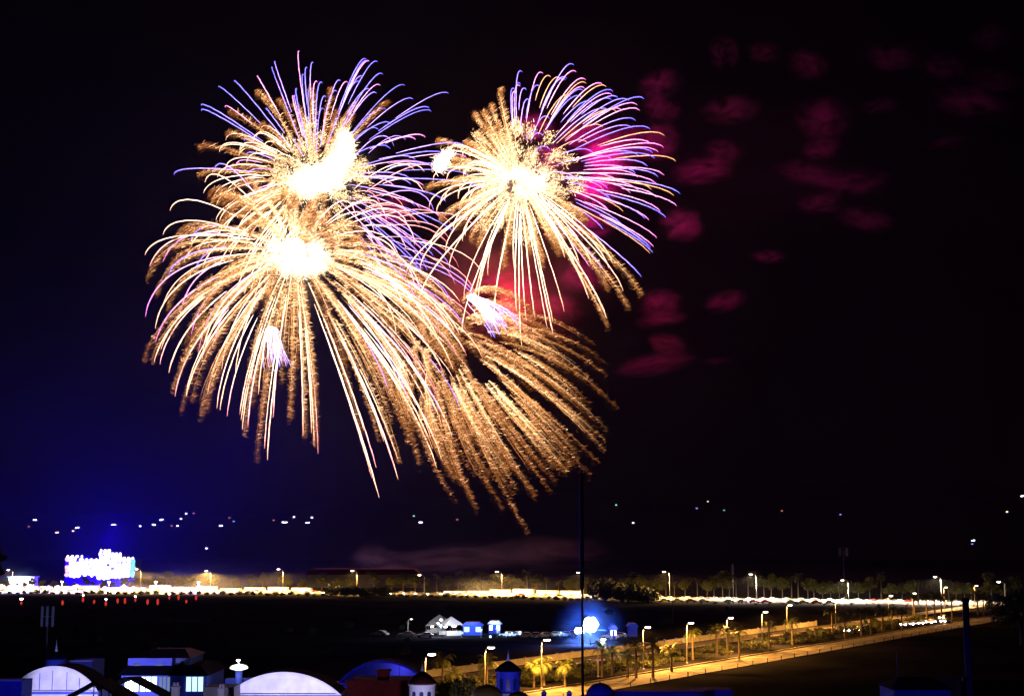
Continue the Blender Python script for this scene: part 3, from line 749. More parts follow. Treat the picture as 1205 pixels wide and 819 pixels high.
# small round pavilion with finial, left
def finial(b, z, s): b.lathe([(.16 * s, z), (.2 * s, z + .12 * s), (.09 * s, z + .35 * s), (.12 * s, z + .5 * s), (.05 * s, z + .75 * s), (.01 * s, z + 1.5 * s)], 12)
Yp = 165
t = thing('round_pavilion', 'small round pavilion with a pale finial behind the leftmost vault', 'pavilion', (X(65, Yp), Yp, 0))
zb, zt_ = P(600, 783, Yp).z, P(600, 775, Yp).z
b = MB(); b.lathe([(1.15, 0), (1.15, zt_)], 20); b.build('drum', M_bluer, t, True)
b = MB(); b.lathe([(1.3, zt_ + .003), (1.1, zt_ + .25), (.5, zt_ + .55), (.15, zt_ + .8)], 20); b.build('dome', M_slate, t, True)
b = MB(); finial(b, P(600, 764, Yp).z - .2, .9); b.lathe([(.05, zt_ + .8), (.05, P(600, 764, Yp).z - .2)], 8); b.build('finial', M_lav, t, True)
t, hw, zt_ = box_thing('roof_terrace', 'narrow blue roof terrace right of the small round pavilion', 'terrace', 78, 108, 778, 168, 5, M_bluer)
b = MB(); b.box(-hw, hw, -.1, .1, zt_ + .003, zt_ + .12); b.build('coping', M_lav, t)
# chimneys with pots
def chimney(px, ytop, Y, wpx, label):
    p = P(px, ytop, Y); k = Y / F; t = thing('chimney_stack', label, 'chimney', (p.x, Y, 0)); hw = wpx * k / 2
    b = MB(); b.box(-hw, hw, -hw, hw, 0, p.z - .35); b.build('stack', M_lav, t)
    b = MB(); b.box(-hw - .06, hw + .06, -hw - .06, hw + .06, p.z - .347, p.z - .22); b.build('cap', M_lav, t)
    for s in (-1, 1):
        b = MB(); b.lathe([(.13, p.z - .217), (.1, p.z + .1)], 10, (s * hw * .5, 0, 0)); b.build('pot', M_lav, t)
    return t
chimney(207, 804, 125, 8, 'pale chimney below the blue house, left of the pair')
chimney(261, 806, 125, 7, 'pale chimney beside the plain white vault, right of the pair')
# long parapets
t, hw, zt_ = box_thing('parapet_wall', 'pale blue flat parapet between the blue house and the plain white vault', 'wall', 240, 276, 808, 133, 3, M_lav)
t, hw, zt_ = box_thing('parapet_wall', 'blue parapet wall at the far left below the leftmost vault', 'wall', -12, 26, 801, 135, 3, M_bluer)
b = MB(); b.box(-hw, hw, -.06, 0.2, zt_ + .003, zt_ + .14); b.build('coping', M_lav, t)
t, hw, zt_ = box_thing('parapet_wall', 'long deep blue parapet right of the small blue dome', 'wall', 716, 832, 815, 120, 3, M_bluer)
b = MB(); b.box(-hw, hw, -.06, 0.2, zt_ + .003, zt_ + .12); b.build('coping', M_bluer, t)
t, hw, zt_ = box_thing('parapet_wall', 'short deep blue parapet under the right end of the long one', 'wall', 818, 862, 812, 124, 3, M_bluer)
# canopy lamp with white disc
Yc = 150; t = thing('garden_canopy', 'glowing white saucer canopy on a tower beside the blue house', 'canopy', (X(281, Yc), Yc, 0))
b = MB(); b.lathe([(.36, 0), (.36, P(600, 788, Yc).z)], 14); b.build('column', M_bluer, t, True)
zc = P(600, 785, Yc).z
b = MB(); b.lathe([(.36, zc - .28), (.9, zc - .12), (.95, zc), (.75, zc + .2), (.3, zc + .33)], 24); b.build('saucer', emat('saucer_glow', (.9, .97, 1), 1.8), t, True)
b = MB(); b.tube([(0, 0, zc + .3), (-.1, 0, P(600, 778, Yc).z)], .03, 6).blob((-.1, 0, P(600, 776.5, Yc).z), (.22, .1, .1), 8, 0); b.build('top_lamp', emat('point_lamp_glow', (.9, .93, 1), 12), t)
b = MB(); b.box(-1.5, 1.5, .4, 2, 0, P(600, 799, Yc).z); b.build('base', M_bluer, t)
light(t, (0, -1.4, zc + .3), 120, (.7, .9, 1), .1)
# turrets
def turret(px, ytip, yroof, yeave, ybot, wpx, Y, body, roof, label, ledge=None):
    k = Y / F; t = thing('turret', label, 'turret', (X(px, Y), Y, 0)); z = lambda py: P(600, py, Y).z; r = wpx * k / 2
    b = MB(); b.lathe([(r, 0), (r, z(yeave) - .12), (r * 1.08, z(yeave) - .1), (r * 1.08, z(yeave))], 28); b.build('drum', body, t, False)
    ze, zr_ = z(yeave), z(yroof)
    b = MB(); b.lathe([(r * 1.16, ze + .003), (r * 1.1, ze + .12), (r * .75, ze + (zr_ - ze) * .55), (r * .3, ze + (zr_ - ze) * .9), (.1, zr_)], 28); b.build('conical_roof', roof, t, True)
    b = MB(); q = (z(ytip) - zr_) / 1.5; b.lathe([(.14, zr_ - .03), (.16, zr_ + .15 * q), (.07, zr_ + .5 * q), (.09, zr_ + .62 * q), (.03, zr_ + 1.0 * q), (.008, z(ytip))], 12); b.build('finial', M_lav, t, True)
    for a in (-125, -90, -55):
        ca, sa = math.cos(R(a)), math.sin(R(a)); zb_ = ze - 1.6; zt__ = ze - .55
        b = MB(); pts = [(-.17, zb_), (.17, zb_), (.17, zt__ - .15), (.12, zt__ - .04), (0, zt__), (-.12, zt__ - .04), (-.17, zt__ - .15)]
        n = len(pts); vs = []
        for d_ in (r * .9, r + .02):
            for (u_, z_) in pts: vs.append((ca * d_ - sa * u_, sa * d_ + ca * u_, z_))
        b.add(vs, [tuple(range(n)), tuple(range(n, 2 * n))[::-1]] + [(i, (i + 1) % n, (i + 1) % n + n, i + n) for i in range(n)]); b.build('arched_window', M_gl, t)
    if ledge:
        b = MB(); b.lathe([(r * 1.25, z(ybot) - .4), (r * 1.25, z(ybot))], 28); b.build('ledge', ledge, t)
    return t
turret(497, 776, 789, 804, 830, 30, 118, M_lav, mat('maroon_tiles', (.10, .02, .02), .7, .3, 3), 'white round turret with maroon cone roof and white finial')
turret(598, 764, 777, 789, 814, 27, 125, M_bluer, M_slate, 'blue round turret with dark cone roof and pale finial', M_cream)
def dome(px, ytop, half, Y, m, label):
    k = Y / F; r = half * k; zt = P(600, ytop, Y).z; t = thing('dome_roof', label, 'dome', (X(px, Y), Y, 0))
    b = MB(); b.lathe([(r * math.cos(a), zt - r * .8 + r * .8 * math.sin(a)) for a in np.linspace(0, 1.5, 10)], 28); b.build('dome', m, t, True)
    b = MB(); b.lathe([(r * 1.05, 0), (r * 1.05, zt - r * .8 - .003)], 28); b.build('drum', m, t, True)
    b = MB(); b.lathe([(.05, zt - .02), (.08, zt + .05), (.02, zt + .12)], 8); b.build('knob', m, t)
    return t
dome(573, 805, 18, 118, M_cream, 'dim cream dome left of the blue turret')
dome(610, 813, 14, 112, M_cream, 'low cream dome at the foot of the blue turret')
dome(706, 803, 15, 118, M_bluer, 'small blue dome at the foot of the tall black mast')
for px, lab in ((640, 'left'), (670, 'right')):
    p = P(px, 811, 118); t = thing('gate_pillar', '%s pale blue gate pillar between turret and small blue dome' % lab, 'pillar', (p.x, 118, 0))
    b = MB(); b.box(-.2, .2, -.2, .2, 0, p.z - .3); b.build('shaft', M_bluer, t)
    b = MB(); b.add([(-.26, -.26, p.z - .297), (.26, -.26, p.z - .297), (.26, .26, p.z - .297), (-.26, .26, p.z - .297), (0, 0, p.z)], [(3, 2, 1, 0), (0, 1, 4), (1, 2, 4), (2, 3, 4), (3, 0, 4)]); b.build('cap', M_lav, t)
# dark conifer-like tree between turret and dome
tt = tree_proto('garden_tree', 'dark garden tree between the white turret and the cream dome', 12.6, 2.6, 5000, .12, 9); tt.location = (X(530, 128), 128, 0)
tt = tree_proto('garden_tree', 'dark garden tree left of the blue glazed vault', 11.3, 3.0, 5000, .12, 9); tt.location = (X(236, 175), 175, -1.5)
# dim blue roofs bottom right
t, hw, zt_ = box_thing('low_house', 'dim blue low roof at the bottom right with tiny blue lights', 'house', 1052, 1118, 811, 150, 6, M_bluer)
b = MB()
b.add([(-hw - .3, -.3, zt_), (hw + .3, -.3, zt_), (hw + .3, 6.3, zt_), (-hw - .3, 6.3, zt_), (-hw * .6, 3, zt_ + 1), (hw * .6, 3, zt_ + 1)], [(3, 2, 1, 0), (0, 1, 5, 4), (1, 2, 5), (2, 3, 4, 5), (3, 0, 4)]); b.build('roof', M_slate, t)
t, hw, zt_ = box_thing('low_house', 'very dim flat roof at the bottom right corner', 'house', 1130, 1215, 800, 165, 8, M_slate)
# far low long hall with red-brown roof
t, hw, zt_ = box_thing('long_hall', 'long low dark hall with maroon roof beyond the far road, left of centre', 'building', 362, 492, 676, 760, 20, M_cream)
b = MB(); b.prism([(-hw - 1, zt_ + .003), (hw + 1, zt_ + .003), (hw - 2, zt_ + 3), (-hw + 2, zt_ + 3)], -1, 21); b.build('roof', M_brick, t)
# pale fences and low walls in the dark field
for i, (px0, px1, py, lab) in enumerate(((20, 250, 735, 'faint low field wall below the red lanterns'), (350, 430, 725, 'faint short field wall below the dark bushes, left of centre'))):
    a0, a1 = G(px0, py), G(px1, py - 3); n_ = 24; t = thing('field_wall', lab, 'wall')
    b = MB(); dv = (a1 - a0) / n_; an = math.atan2(dv.y, dv.x)
    for q in range(n_):
        c_ = a0 + dv * (q + .5); L = dv.length / 2; b.box(c_.x - L, c_.x + L, c_.y - .12, c_.y + .12, 0, .8 + .25 * rnd.random(), an, (c_.x, c_.y))
    b.build('masonry', mat('field_stone', (.07, .065, .06), .95, .4, .6, 0, 0), t)
# scrub in the dark middle ground
for i in range(60):
    px = rnd.uniform(0, 1190); py = rnd.uniform(716, 770)
    if px > 560 and py > 735: continue
    p = G(px, py); j, side = where(px); n = bc.get(('m', j, side), 0); bc[('m', j, side)] = n + 1
    put(rnd.choice(bp), p, rnd.uniform(0, 6), '%s scrub bush in the dark field below and %s of the %s far lamp' % (ORD[n], side, j), 'scrub in the dark field', rnd.uniform(.3, .7))

# resort courtyard floodlights (they light the roofs)
M_fl = emat('courtyard_lens_glow', (.8, .8, 1), 6)
VIO = (.55, .52, 1.0); BLU = (.06, .06, 1.0)
def court(px, Y, z, power, col, label, spot=66):
    t = thing('courtyard_light', label, 'floodlight', (X(px, Y), Y, 0), 0, 'courtyard floodlights of the resort')
    b = MB(); b.tube([(0, 0, 0), (0, 0, z)], .07, 8); b.build('post', M_dark, t)
    b = MB(); b.box(-.3, .3, -.12, .1, z, z + .35); b.build('head', M_dark, t)
    b = MB(); b.box(-.26, .26, .103, .13, z + .04, z + .31); b.build('lens', M_fl, t)
    l_ = light(t, (0, .5, z + .3), power, col, .15, spot=spot); l_.rotation_euler = (R(94), 0, 0)
court(70, 135, 5, 15000, VIO, 'courtyard light before the leftmost vault')
court(335, 126, 5, 15000, VIO, 'courtyard light before the plain white vault')
court(172, 138, 6.5, 2600, BLU, 'courtyard light before the blue house')
court(440, 146, 7, 3000, BLU, 'courtyard light before the dark glazed vault')
court(490, 108, 6, 3600, VIO, 'courtyard light before the white turret')
court(604, 113, 6.5, 2200, (.2, .22, 1), 'courtyard light before the blue turret')
court(712, 104, 7.5, 900, BLU, 'courtyard light before the small blue dome')
court(820, 114, 6.5, 700, BLU, 'courtyard light before the long blue parapet')
court(1080, 138, 6.5, 12, BLU, 'courtyard light before the dim low house')

court(62, 157, 9, 900, (.25, .3, 1), 'courtyard light before the small round pavilion', 120)  # added out of sight behind the vault to brighten pavilion and antenna
court(235, 112, 9, 1500, VIO, 'courtyard light before the pair of chimneys')  # added because the chimneys stayed dark
court(6, 122, 8, 1600, BLU, 'courtyard light before the blue parapet at far left')  # added to lift the dark parapet
court(588, 104, 7, 350, (1, .65, .4), 'courtyard light before the cream domes')  # extra warm lamp, added for the domes
court(655, 104, 7, 700, BLU, 'courtyard light before the gate pillars')
court(1136, 138, 10, 500, (.05, .05, 1), 'courtyard light before the thick column')  # added so the black column shows blue

# ------------------------------------------------------------------ lit houses on the hills
hill = [(41, 611, 7, 0), (34, 619, 4, 2), (67, 626, 6, 1), (86, 624, 4, 1), (91, 620, 6, 0), (134, 617, 8, 0), (165, 618, 3, 0), (181, 617, 6, 0), (190, 611, 6, 0), (202, 618, 3, 2),
        (209, 618, 5, 0), (213, 610, 4, 0), (219, 604, 5, 0), (228, 603, 3, 2), (260, 618, 6, 0), (270, 609, 4, 2), (275, 613, 5, 3), (243, 645, 3, 0), (335, 614, 8, 0), (346, 608, 5, 0), (362, 614, 6, 0),
        (367, 608, 5, 0), (322, 611, 3, 2), (487, 607, 3, 4), (495, 614, 6, 0), (538, 611, 4, 2), (725, 594, 3, 4), (745, 615, 5, 0), (761, 656, 5, 3), (820, 598, 4, 3), (833, 590, 4, 5), (852, 600, 3, 4),
        (920, 600, 3, 2), (989, 605, 4, 3), (1145, 635, 6, 0), (1144, 639, 4, 3), (1185, 602, 5, 1), (1203, 583, 6, 0)]
EH = [emat('hill_light_white', (.85, .88, 1), 9), emat('hill_light_orange', (1, .6, .35), 6), emat('hill_light_red', (.8, .25, .18), 1.2), emat('hill_light_blue', (.2, .25, 1), 2.5), emat('hill_light_green', (.3, .9, .5), 2), emat('hill_light_gold', (1, .85, .5), 2)]
nm = ['white', 'orange', 'dull red', 'blue', 'green', 'pale gold']
hseen = {}
for i, (px, py, wp, ci) in enumerate(sorted(hill)):
    # march the sight line until it meets the hillside
    d = ray(px, py); Yh = 2100.0; pt = None
    while Yh < 3400:
        zz = H + d.z / d.y * Yh
        if zz <= float(hz(np.array(d.x / d.y * Yh), np.array(Yh))) + 3: break
        Yh += 20
    x_ = d.x / d.y * Yh; z_ = H + d.z / d.y * Yh; kk = Yh / F
    n = hseen.get(ci, 0); hseen[ci] = n + 1
    t = thing('hillside_house', '%s house from the left with a tiny %s light on the dark hills' % (ORD[n], nm[ci]), 'house', (x_, Yh, z_ - 3), 0, 'lit houses on the dark hills')
    ww = wp * kk * .5
    b = MB(); b.box(-ww, ww, 0, 8, -8, 4.5); b.build('wall', M_hill, t)
    b = MB(); b.prism([(-ww - .5, 4.503), (ww + .5, 4.503), (0, 6.5)], -.5, 8.5); b.build('roof', M_slate, t)
    for q in range(max(1, wp // 2 - 1)):
        n_ = max(1, wp // 2 - 1); c_ = (q - (n_ - 1) / 2) * kk * 2.0; zo = rnd.uniform(-.8, .9)
        b = MB(); b.box(c_ - kk * 1.0, c_ + kk * 1.0, -.3, -.02, 2.2 + zo - kk * .45, 2.2 + zo + kk * .5); b.build('lit_window', EH[ci], t)

# ------------------------------------------------------------------ fireworks
DF = 900.0; KF = DF / F * 1.0
def fw_point(px, py): return P(px, py, DF)
wob_t = np.linspace(0, 1, 64)
def spark_quads(p, d, L, r):
    """thin three sided needles from points p along directions d"""
    n = len(p); a = np.cross(d, rng.normal(size=(n, 3))); a /= np.linalg.norm(a, axis=1)[:, None] + 1e-9; b_ = np.cross(d, a)
    r = np.broadcast_to(np.asarray(r, float), (n,))[:, None]; L = np.broadcast_to(np.asarray(L, float), (n,))[:, None]
    vs = []
    for e in (0, 1):
        for k in range(3):
            an = 2 * math.pi * k / 3
            vs.append(p + d * L * e + (a * math.cos(an) + b_ * math.sin(an)) * r * (1 if e == 0 else .35))
    v = np.stack(vs, 1).reshape(-1, 3)
    base = (np.arange(n) * 6)[:, None]
    f = np.concatenate([base + np.array([[0, 1, 4, 3]]), base + np.array([[1, 2, 5, 4]]), base + np.array([[2, 0, 3, 5]])], 0)
    return v, f
def tube_np(pts, rad, k=5):
    n = len(pts); t = np.gradient(pts, axis=0); t /= np.linalg.norm(t, axis=1)[:, None] + 1e-9
    a = np.cross(t, np.array([0, 1, .01])); a /= np.linalg.norm(a, axis=1)[:, None] + 1e-9; b_ = np.cross(t, a)
    an = 2 * np.pi * np.arange(k) / k
    v = pts[:, None, :] + rad[:, None, None] * (a[:, None, :] * np.cos(an)[None, :, None] + b_[:, None, :] * np.sin(an)[None, :, None])
    v = v.reshape(-1, 3); i = np.arange(n - 1)[:, None] * k; j = np.arange(k)[None, :]; j2 = (j + 1) % k
    f = np.stack([(i + j), (i + j2), (i + k + j2), (i + k + j)], -1).reshape(-1, 4)
    return v, f
def path(c, d, Rpx, drop, s0, s1, n=40, ease=1.7, dp=2.3):
    s = np.linspace(s0, s1, n); e = 1 - (1 - s) ** ease
    return c[None, :] + KF * (d[None, :] * Rpx * e[:, None] + np.array([drop[0], 0, -drop[1]])[None, :] * (s ** dp)[:, None]), s
def line_trail(parent, c, d, Rpx, drop, s0, s1, col0, col1, width=.42, name='spark_trail', wob=.28):
    pts, s = path(c, d, Rpx, drop, s0, s1, 60)
    w_ = np.cumsum(rng.normal(size=(60, 3)), 0); w_ -= np.linspace(0, 1, 60)[:, None] * w_[-1]; w_ *= .06
    ph = rng.uniform(0, 6); w_ += .35 * np.sin(np.linspace(0, 38, 60) + ph)[:, None] * np.array([.6, 0, .5])
    pts = pts + w_ * wob
    u = np.linspace(0, 1, 60); rad = width * np.clip(np.minimum(u * 5 + .35, (1 - u) * 6 + .25), 0, 1) * (.85 + .3 * rng.random(60))
    v, f = tube_np(pts, rad)
    col = (np.array(col0)[None, :] * (1 - u)[:, None] + np.array(col1)[None, :] * u[:, None]) * (.75 + .5 * rng.random(60))[:, None]
    o = mesh_np(name, v, f, SPARK, parent, np.repeat(col, 5, 0)); return o
def brush_trail(parent, c, d, Rpx, drop, s0, s1, n, col, spread=2.2, name='gold_brocade_trail', core=None, hang=2.0):
    pts, s = path(c, d, Rpx, drop, s0, s1, 60)
    u = rng.random(n) ** .8
    q = np.stack([np.interp(u, np.linspace(0, 1, 60), pts[:, a]) for a in range(3)], 1)
    wd = spread * (.35 + .9 * np.sin(np.pi * np.clip(u, 0, 1) ** .8 * .93) ** .8)
    off = rng.normal(size=(n, 3)) * wd[:, None] * np.array([.42, .5, .32]); off[:, 2] -= np.abs(rng.normal(size=n)) * hang * (.2 + 1.1 * u); off[:, 0] -= np.abs(rng.normal(size=n)) * hang * .35 * u
    p = q + off
    g_ = np.array([.86, 0, .30]) + rng.normal(size=(n, 3)) * .24; tg = pts[-1] - pts[0]; tg /= np.linalg.norm(tg)
    g_ = g_ * 1 + tg[None, :] * .45 * .55
    g_ /= np.linalg.norm(g_, axis=1)[:, None]
    dist = np.linalg.norm(off, axis=1) / (spread * 1.4)
    hot = np.clip(1.25 - dist * .7, .12, 1.3) * (1.25 - .95 * u ** 1.6) * np.clip(rng.lognormal(-.35, .75, n), .05, 4)
    v, f = spark_quads(p, g_, rng.uniform(.7, 3.4, n), rng.uniform(.06, .15, n))
    cc = np.array(col)[None, :] * hot[:, None]
    cc = cc * np.stack([np.ones(n), 1 - .22 * u, 1 - .45 * u], 1) + np.clip(hot - .7, 0, 1.5)[:, None] * np.array([1.2, 1.0, .75])[None, :]
    cols_ = np.repeat(cc, 6, 0)
    if core is not None:
        k = 60; rad = .3 * np.clip(1.1 - np.linspace(0, 1, k), .15, 1) * (.5 + rng.random(k)); v2, f2 = tube_np(pts, rad, 4)
        cols2 = np.repeat(np.array(core)[None, :] * np.clip(1.2 - np.linspace(0, 1, k) * 1.1, .05, 1)[:, None], 4, 0)
        f = np.concatenate([f, f2 + len(v)]); v = np.concatenate([v, v2]); cols_ = np.concatenate([cols_, cols2])
    fv = [v]; ff = [f]; fc = [cols_]; o_ = len(v)          # fine filaments running along the plume
    for q in range(6):
        a0 = rng.uniform(0, .55); a1 = a0 + rng.uniform(.2, .45); m_ = 22; tt = np.linspace(a0, min(1, a1), m_)
        pp = np.stack([np.interp(tt, np.linspace(0, 1, 60), pts[:, a]) for a in range(3)], 1)
        pp = pp + rng.normal(size=3) * spread * .55 * np.array([1, 1, .8]) + np.array([-.5, 0, -1.0]) * hang * rng.uniform(0, .9) * tt[:, None] + np.cumsum(rng.normal(size=(m_, 3)), 0) * .10
        w_ = np.linspace(0, 1, m_); v3, f3 = tube_np(pp, rng.uniform(.09, .17) * (np.sin(np.pi * w_ * .96 + .06) * .9 + .1) * (.5 + rng.random(m_)), 3)
        c3 = np.repeat((np.array(col) * rng.uniform(.7, 1.9))[None, :] * (1.1 - .75 * tt)[:, None] * rng.uniform(.4, 1.4, m_)[:, None], 3, 0)
        fv.append(v3); ff.append(f3 + o_); fc.append(c3); o_ += len(v3)
    return mesh_np(name, np.concatenate(fv), np.concatenate(ff), SPARK, parent, np.concatenate(fc))
def rdir(ang, tilt):
    """ang: direction in the picture (degrees, 0 right, 90 up); tilt: how far it leans towards or away from the viewer (-1..1)"""
    q = math.sqrt(max(0, 1 - tilt * tilt)); return np.array([math.cos(R(ang)) * q, tilt, math.sin(R(ang)) * q])
def fibdirs(n, jit=.12):
    out = []
    for i in range(n):
        z = 1 - 2 * (i + .5) / n; a = i * 2.399963; q = math.sqrt(1 - z * z)
        v = np.array([q * math.cos(a), z, q * math.sin(a)]) + rng.normal(size=3) * jit; out.append(v / np.linalg.norm(v))
    return out
def ang(d): return math.degrees(math.atan2(d[2], d[0]))
def core_flash(parent, c, blobs, n, rad, col=(9, 8, 6.5), scol=(3.5, 2.6, 1.6)):
    b = MB()
    v_all = []; 
    for (dx, dy, rx, rz_) in blobs:
        cc = (c[0] + dx * KF, c[1], c[2] - dy * KF)
        b.blob(cc, (rx * KF, min(rx, rz_) * KF, rz_ * KF), 18, .16)
    me = b.build('flash_core', emat('flash_core_glow', (1, .93, .8), 9), parent, True)
    # the ragged skirt of burning grains around it
    idx = rng.integers(0, len(blobs), n); bl = np.array(blobs, float)[idx]
    q = rng.normal(size=(n, 3)); q /= np.linalg.norm(q, axis=1)[:, None]
    rr = 1 + np.abs(rng.normal(size=n)) * rad
    p = c[None, :] + KF * np.stack([bl[:, 0] + q[:, 0] * bl[:, 2] * rr, q[:, 1] * bl[:, 2] * rr, -bl[:, 1] + q[:, 2] * bl[:, 3] * rr], 1)
    dd = q * .7 + rng.normal(size=(n, 3)) * .55 + np.array([.5, 0, .15]); dd /= np.linalg.norm(dd, axis=1)[:, None]
    v, f = spark_quads(p, dd, rng.uniform(.8, 3.5, n), rng.uniform(.12, .34, n))
    hot = np.clip(1.5 - (rr - 1) / rad * .45, .2, 1.5) * rng.uniform(.4, 1.3, n)
    o = mesh_np('flash_grains', v, f, SPARK, parent, np.repeat(np.array(scol)[None, :] * hot[:, None], 6, 0)); o['kind'] = 'stuff'

def inner_grains(parent, c, n, r0, r1, m_):     # mottled stubs seen end on around the heart
    vv = []; ff = []; cc_ = []; o_ = 0
    for d in fibdirs(n):
        pts = c + KF * d * rng.uniform(r0, r1)
        p = pts[None, :] + rng.normal(size=(m_, 3)) * 1.7 + d[None, :] * rng.uniform(0, 9, m_)[:, None]
        g_ = d[None, :] + rng.normal(size=(m_, 3)) * .5; g_ /= np.linalg.norm(g_, axis=1)[:, None]
        v, f = spark_quads(p, g_, rng.uniform(.6, 2.2, m_), rng.uniform(.12, .3, m_))
        vv.append(v); ff.append(f + o_); o_ += len(v); cc_.append(np.repeat(np.array((1.6, 1.0, .5))[None, :] * rng.lognormal(0, .6, m_)[:, None], 6, 0))
    o = mesh_np('inner_grains', np.concatenate(vv), np.concatenate(ff), SPARK, parent, np.concatenate(cc_)); o['kind'] = 'stuff'
GOLD = (2.1, .98, .34); DEEP = (1.35, .50, .13)
WHT = (4.2, 3.2, 2.3); WARMW = (3.2, 1.45, .85); ROSE = (3.4, 1.5, 1.5)
BLUE = (.45, .38, 3.6); VIOL = (.95, .5, 3.2); PINK = (2.6, .5, 1.9); PINKW = (3.2, 1.7, 2.6); LILAC = (2.2, 1.3, 3.4)

rng = np.random.default_rng(11)
# --- A: upper left, blue and pink chrysanthemum over gold
cA = np.array(P(372, 212, DF))
tA = thing('firework_burst', 'upper left firework burst of blue and pink streaks around a dazzling white heart', 'firework', (0, 0, 0))
def tint(kind):
    if kind == 'blue': return LILAC if rng.random() < .5 else (1.2, .9, 3.6), BLUE
    if kind == 'pink': return PINKW, PINK
    return VIOL, BLUE
for i in range(92):
    a = rng.uniform(-48, 100) if i < 70 else rng.uniform(100, 178); tl = rng.uniform(-.85, .85)
    d = rdir(a, tl); Rr = 186 * rng.uniform(.8, 1.06)
    if a > 60: Rr *= .90
    if a < -10: Rr *= .85
    c0, c1 = tint('blue' if rng.random() < .66 else 'pink')
    line_trail(tA, cA, d, Rr, (10, 20), rng.uniform(.16, .5), 1, c0, c1, rng.uniform(.2, .3))
core_flash(tA, cA, [(0, 0, 23, 13), (-12, 4, 14, 11), (14, -6, 13, 12), (34, -36, 7, 15), (33, -48, 5, 8), (25, -20, 8, 11)], 4200, .6)
light(tA, tuple(cA + np.array([0, -3, 0])), 160000, (.8, .06, .45), 4, 'burst_light')
tA2 = thing('firework_burst', 'golden feathery plumes opening behind the blue streaks of the upper left burst', 'firework', (0, 0, 0))
for i in range(30):
    a = [128, 120, 112, 105, 138, 95, 80, 66, 50, 145, 160, 172][i] if i < 12 else rng.uniform(40, 215)
    tl = rng.uniform(-.35, .35) if i < 12 else rng.uniform(-.9, .9)
    brush_trail(tA2, cA, rdir(a, tl), (140 if i < 12 else 112) * rng.uniform(.85, 1.05), (-4, 14), .22, .97, 330, GOLD if i % 2 else DEEP, 2.0, core=(1.1, .6, .25))
for i in range(46):
    a = rng.uniform(120, 240); line_trail(tA2, cA, rdir(a, rng.uniform(-.7, .7)), 138 * rng.uniform(.7, 1.05), (-2, 34), .35, 1, WHT, (2.6, 1.4, .8), .26)

inner_grains(tA2, cA, 60, 22, 66, 110)

rng = np.random.default_rng(12)
# --- B: lower left, white and gold willow
cB = np.array(P(347, 298, DF))
tB = thing('firework_burst', 'long white drooping streaks of the largest burst at lower left', 'firework', (0, 0, 0))
for i in range(88):
    a = rng.uniform(-178, -2) if i < 60 else rng.uniform(150, 205)
    if i >= 70: a = rng.uniform(-20, 48)
    am = (a + 360) % 360
    Rr = 172 * rng.uniform(.80, 1.03); dr = (0, 84)
    if 285 < am < 352: Rr *= 1.34; dr = (24, 92)
    tl = rng.uniform(-.75, .75)
    c0, c1 = (WHT, WARMW) if rng.random() < .8 else (WHT, (3.2, .9, 1.0))
    if 150 < am < 200 and rng.random() < .6: c0, c1 = PINKW, PINK
    if am < 50: c0, c1 = WHT, (3.2, 1.0, 1.3)
    line_trail(tB, cB, rdir(a, tl), Rr, dr, rng.uniform(.2, .5), rng.uniform(.9, 1), c0, c1, rng.uniform(.22, .4))
for i in range(12):
    line_trail(tB, cB, rdir(rng.uniform(118, 178), rng.uniform(-.5, .5)), rng.uniform(135, 178), (-6, 46), rng.uniform(.3, .5), 1, *( (WHT, WARMW) if i % 3 else (LILAC, BLUE)), .3)
core_flash(tB, cB, [(0, 0, 21, 16), (-14, 6, 13, 11), (16, 6, 13, 12), (4, 12, 16, 9), (26, 10, 9, 7)], 4200, .65)
light(tB, tuple(cB + np.array([0, -3, 0])), 220000, (1, .06, .10), 4, 'burst_light')
tB2 = thing('firework_burst', 'dense golden plumes filling the largest burst at lower left', 'firework', (0, 0, 0))
for i, d in enumerate(fibdirs(98)):
    am = ang(d) % 360; Rr = 172 * rng.uniform(.86, 1.05); dr = (-2, 76)
    if 285 < am < 358: Rr *= 1.22; dr = (20, 90)
    if 20 < am < 105: Rr *= .62; dr = (0, 50)
    if 105 <= am < 170: Rr *= .92; dr = (-4, 48)
    brush_trail(tB2, cB, d, Rr, dr, .15, .98, 470, GOLD if rng.random() < .6 else DEEP, 2.1, core=(2.4, 1.7, 1.0) if rng.random() < .5 else (.9, .45, .16))

tB3 = thing('firework_burst', 'thin rose and white streaks crossing rightwards between the largest burst and the right burst', 'firework', (0, 0, 0))
for i in range(64):
    a = rng.uniform(-48, 62); c0, c1 = (ROSE, (2.6, .5, .6)) if rng.random() < .45 else ((WHT, WARMW) if rng.random() < .6 else (LILAC, VIOL))
    line_trail(tB3, cB, rdir(a, rng.uniform(-.6, .6)), rng.uniform(150, 235), (14, 70), rng.uniform(.3, .6), rng.uniform(.9, 1), c0, c1, rng.uniform(.15, .26))
for i in range(18):
    a = rng.uniform(-60, 5); brush_trail(tB3, cB, rdir(a, rng.uniform(-.5, .5)), rng.uniform(150, 215), (18, 80), .3, 1, 380, GOLD, 1.7, core=(1.8, 1.1, .6), hang=1.6)

rng = np.random.default_rng(13)
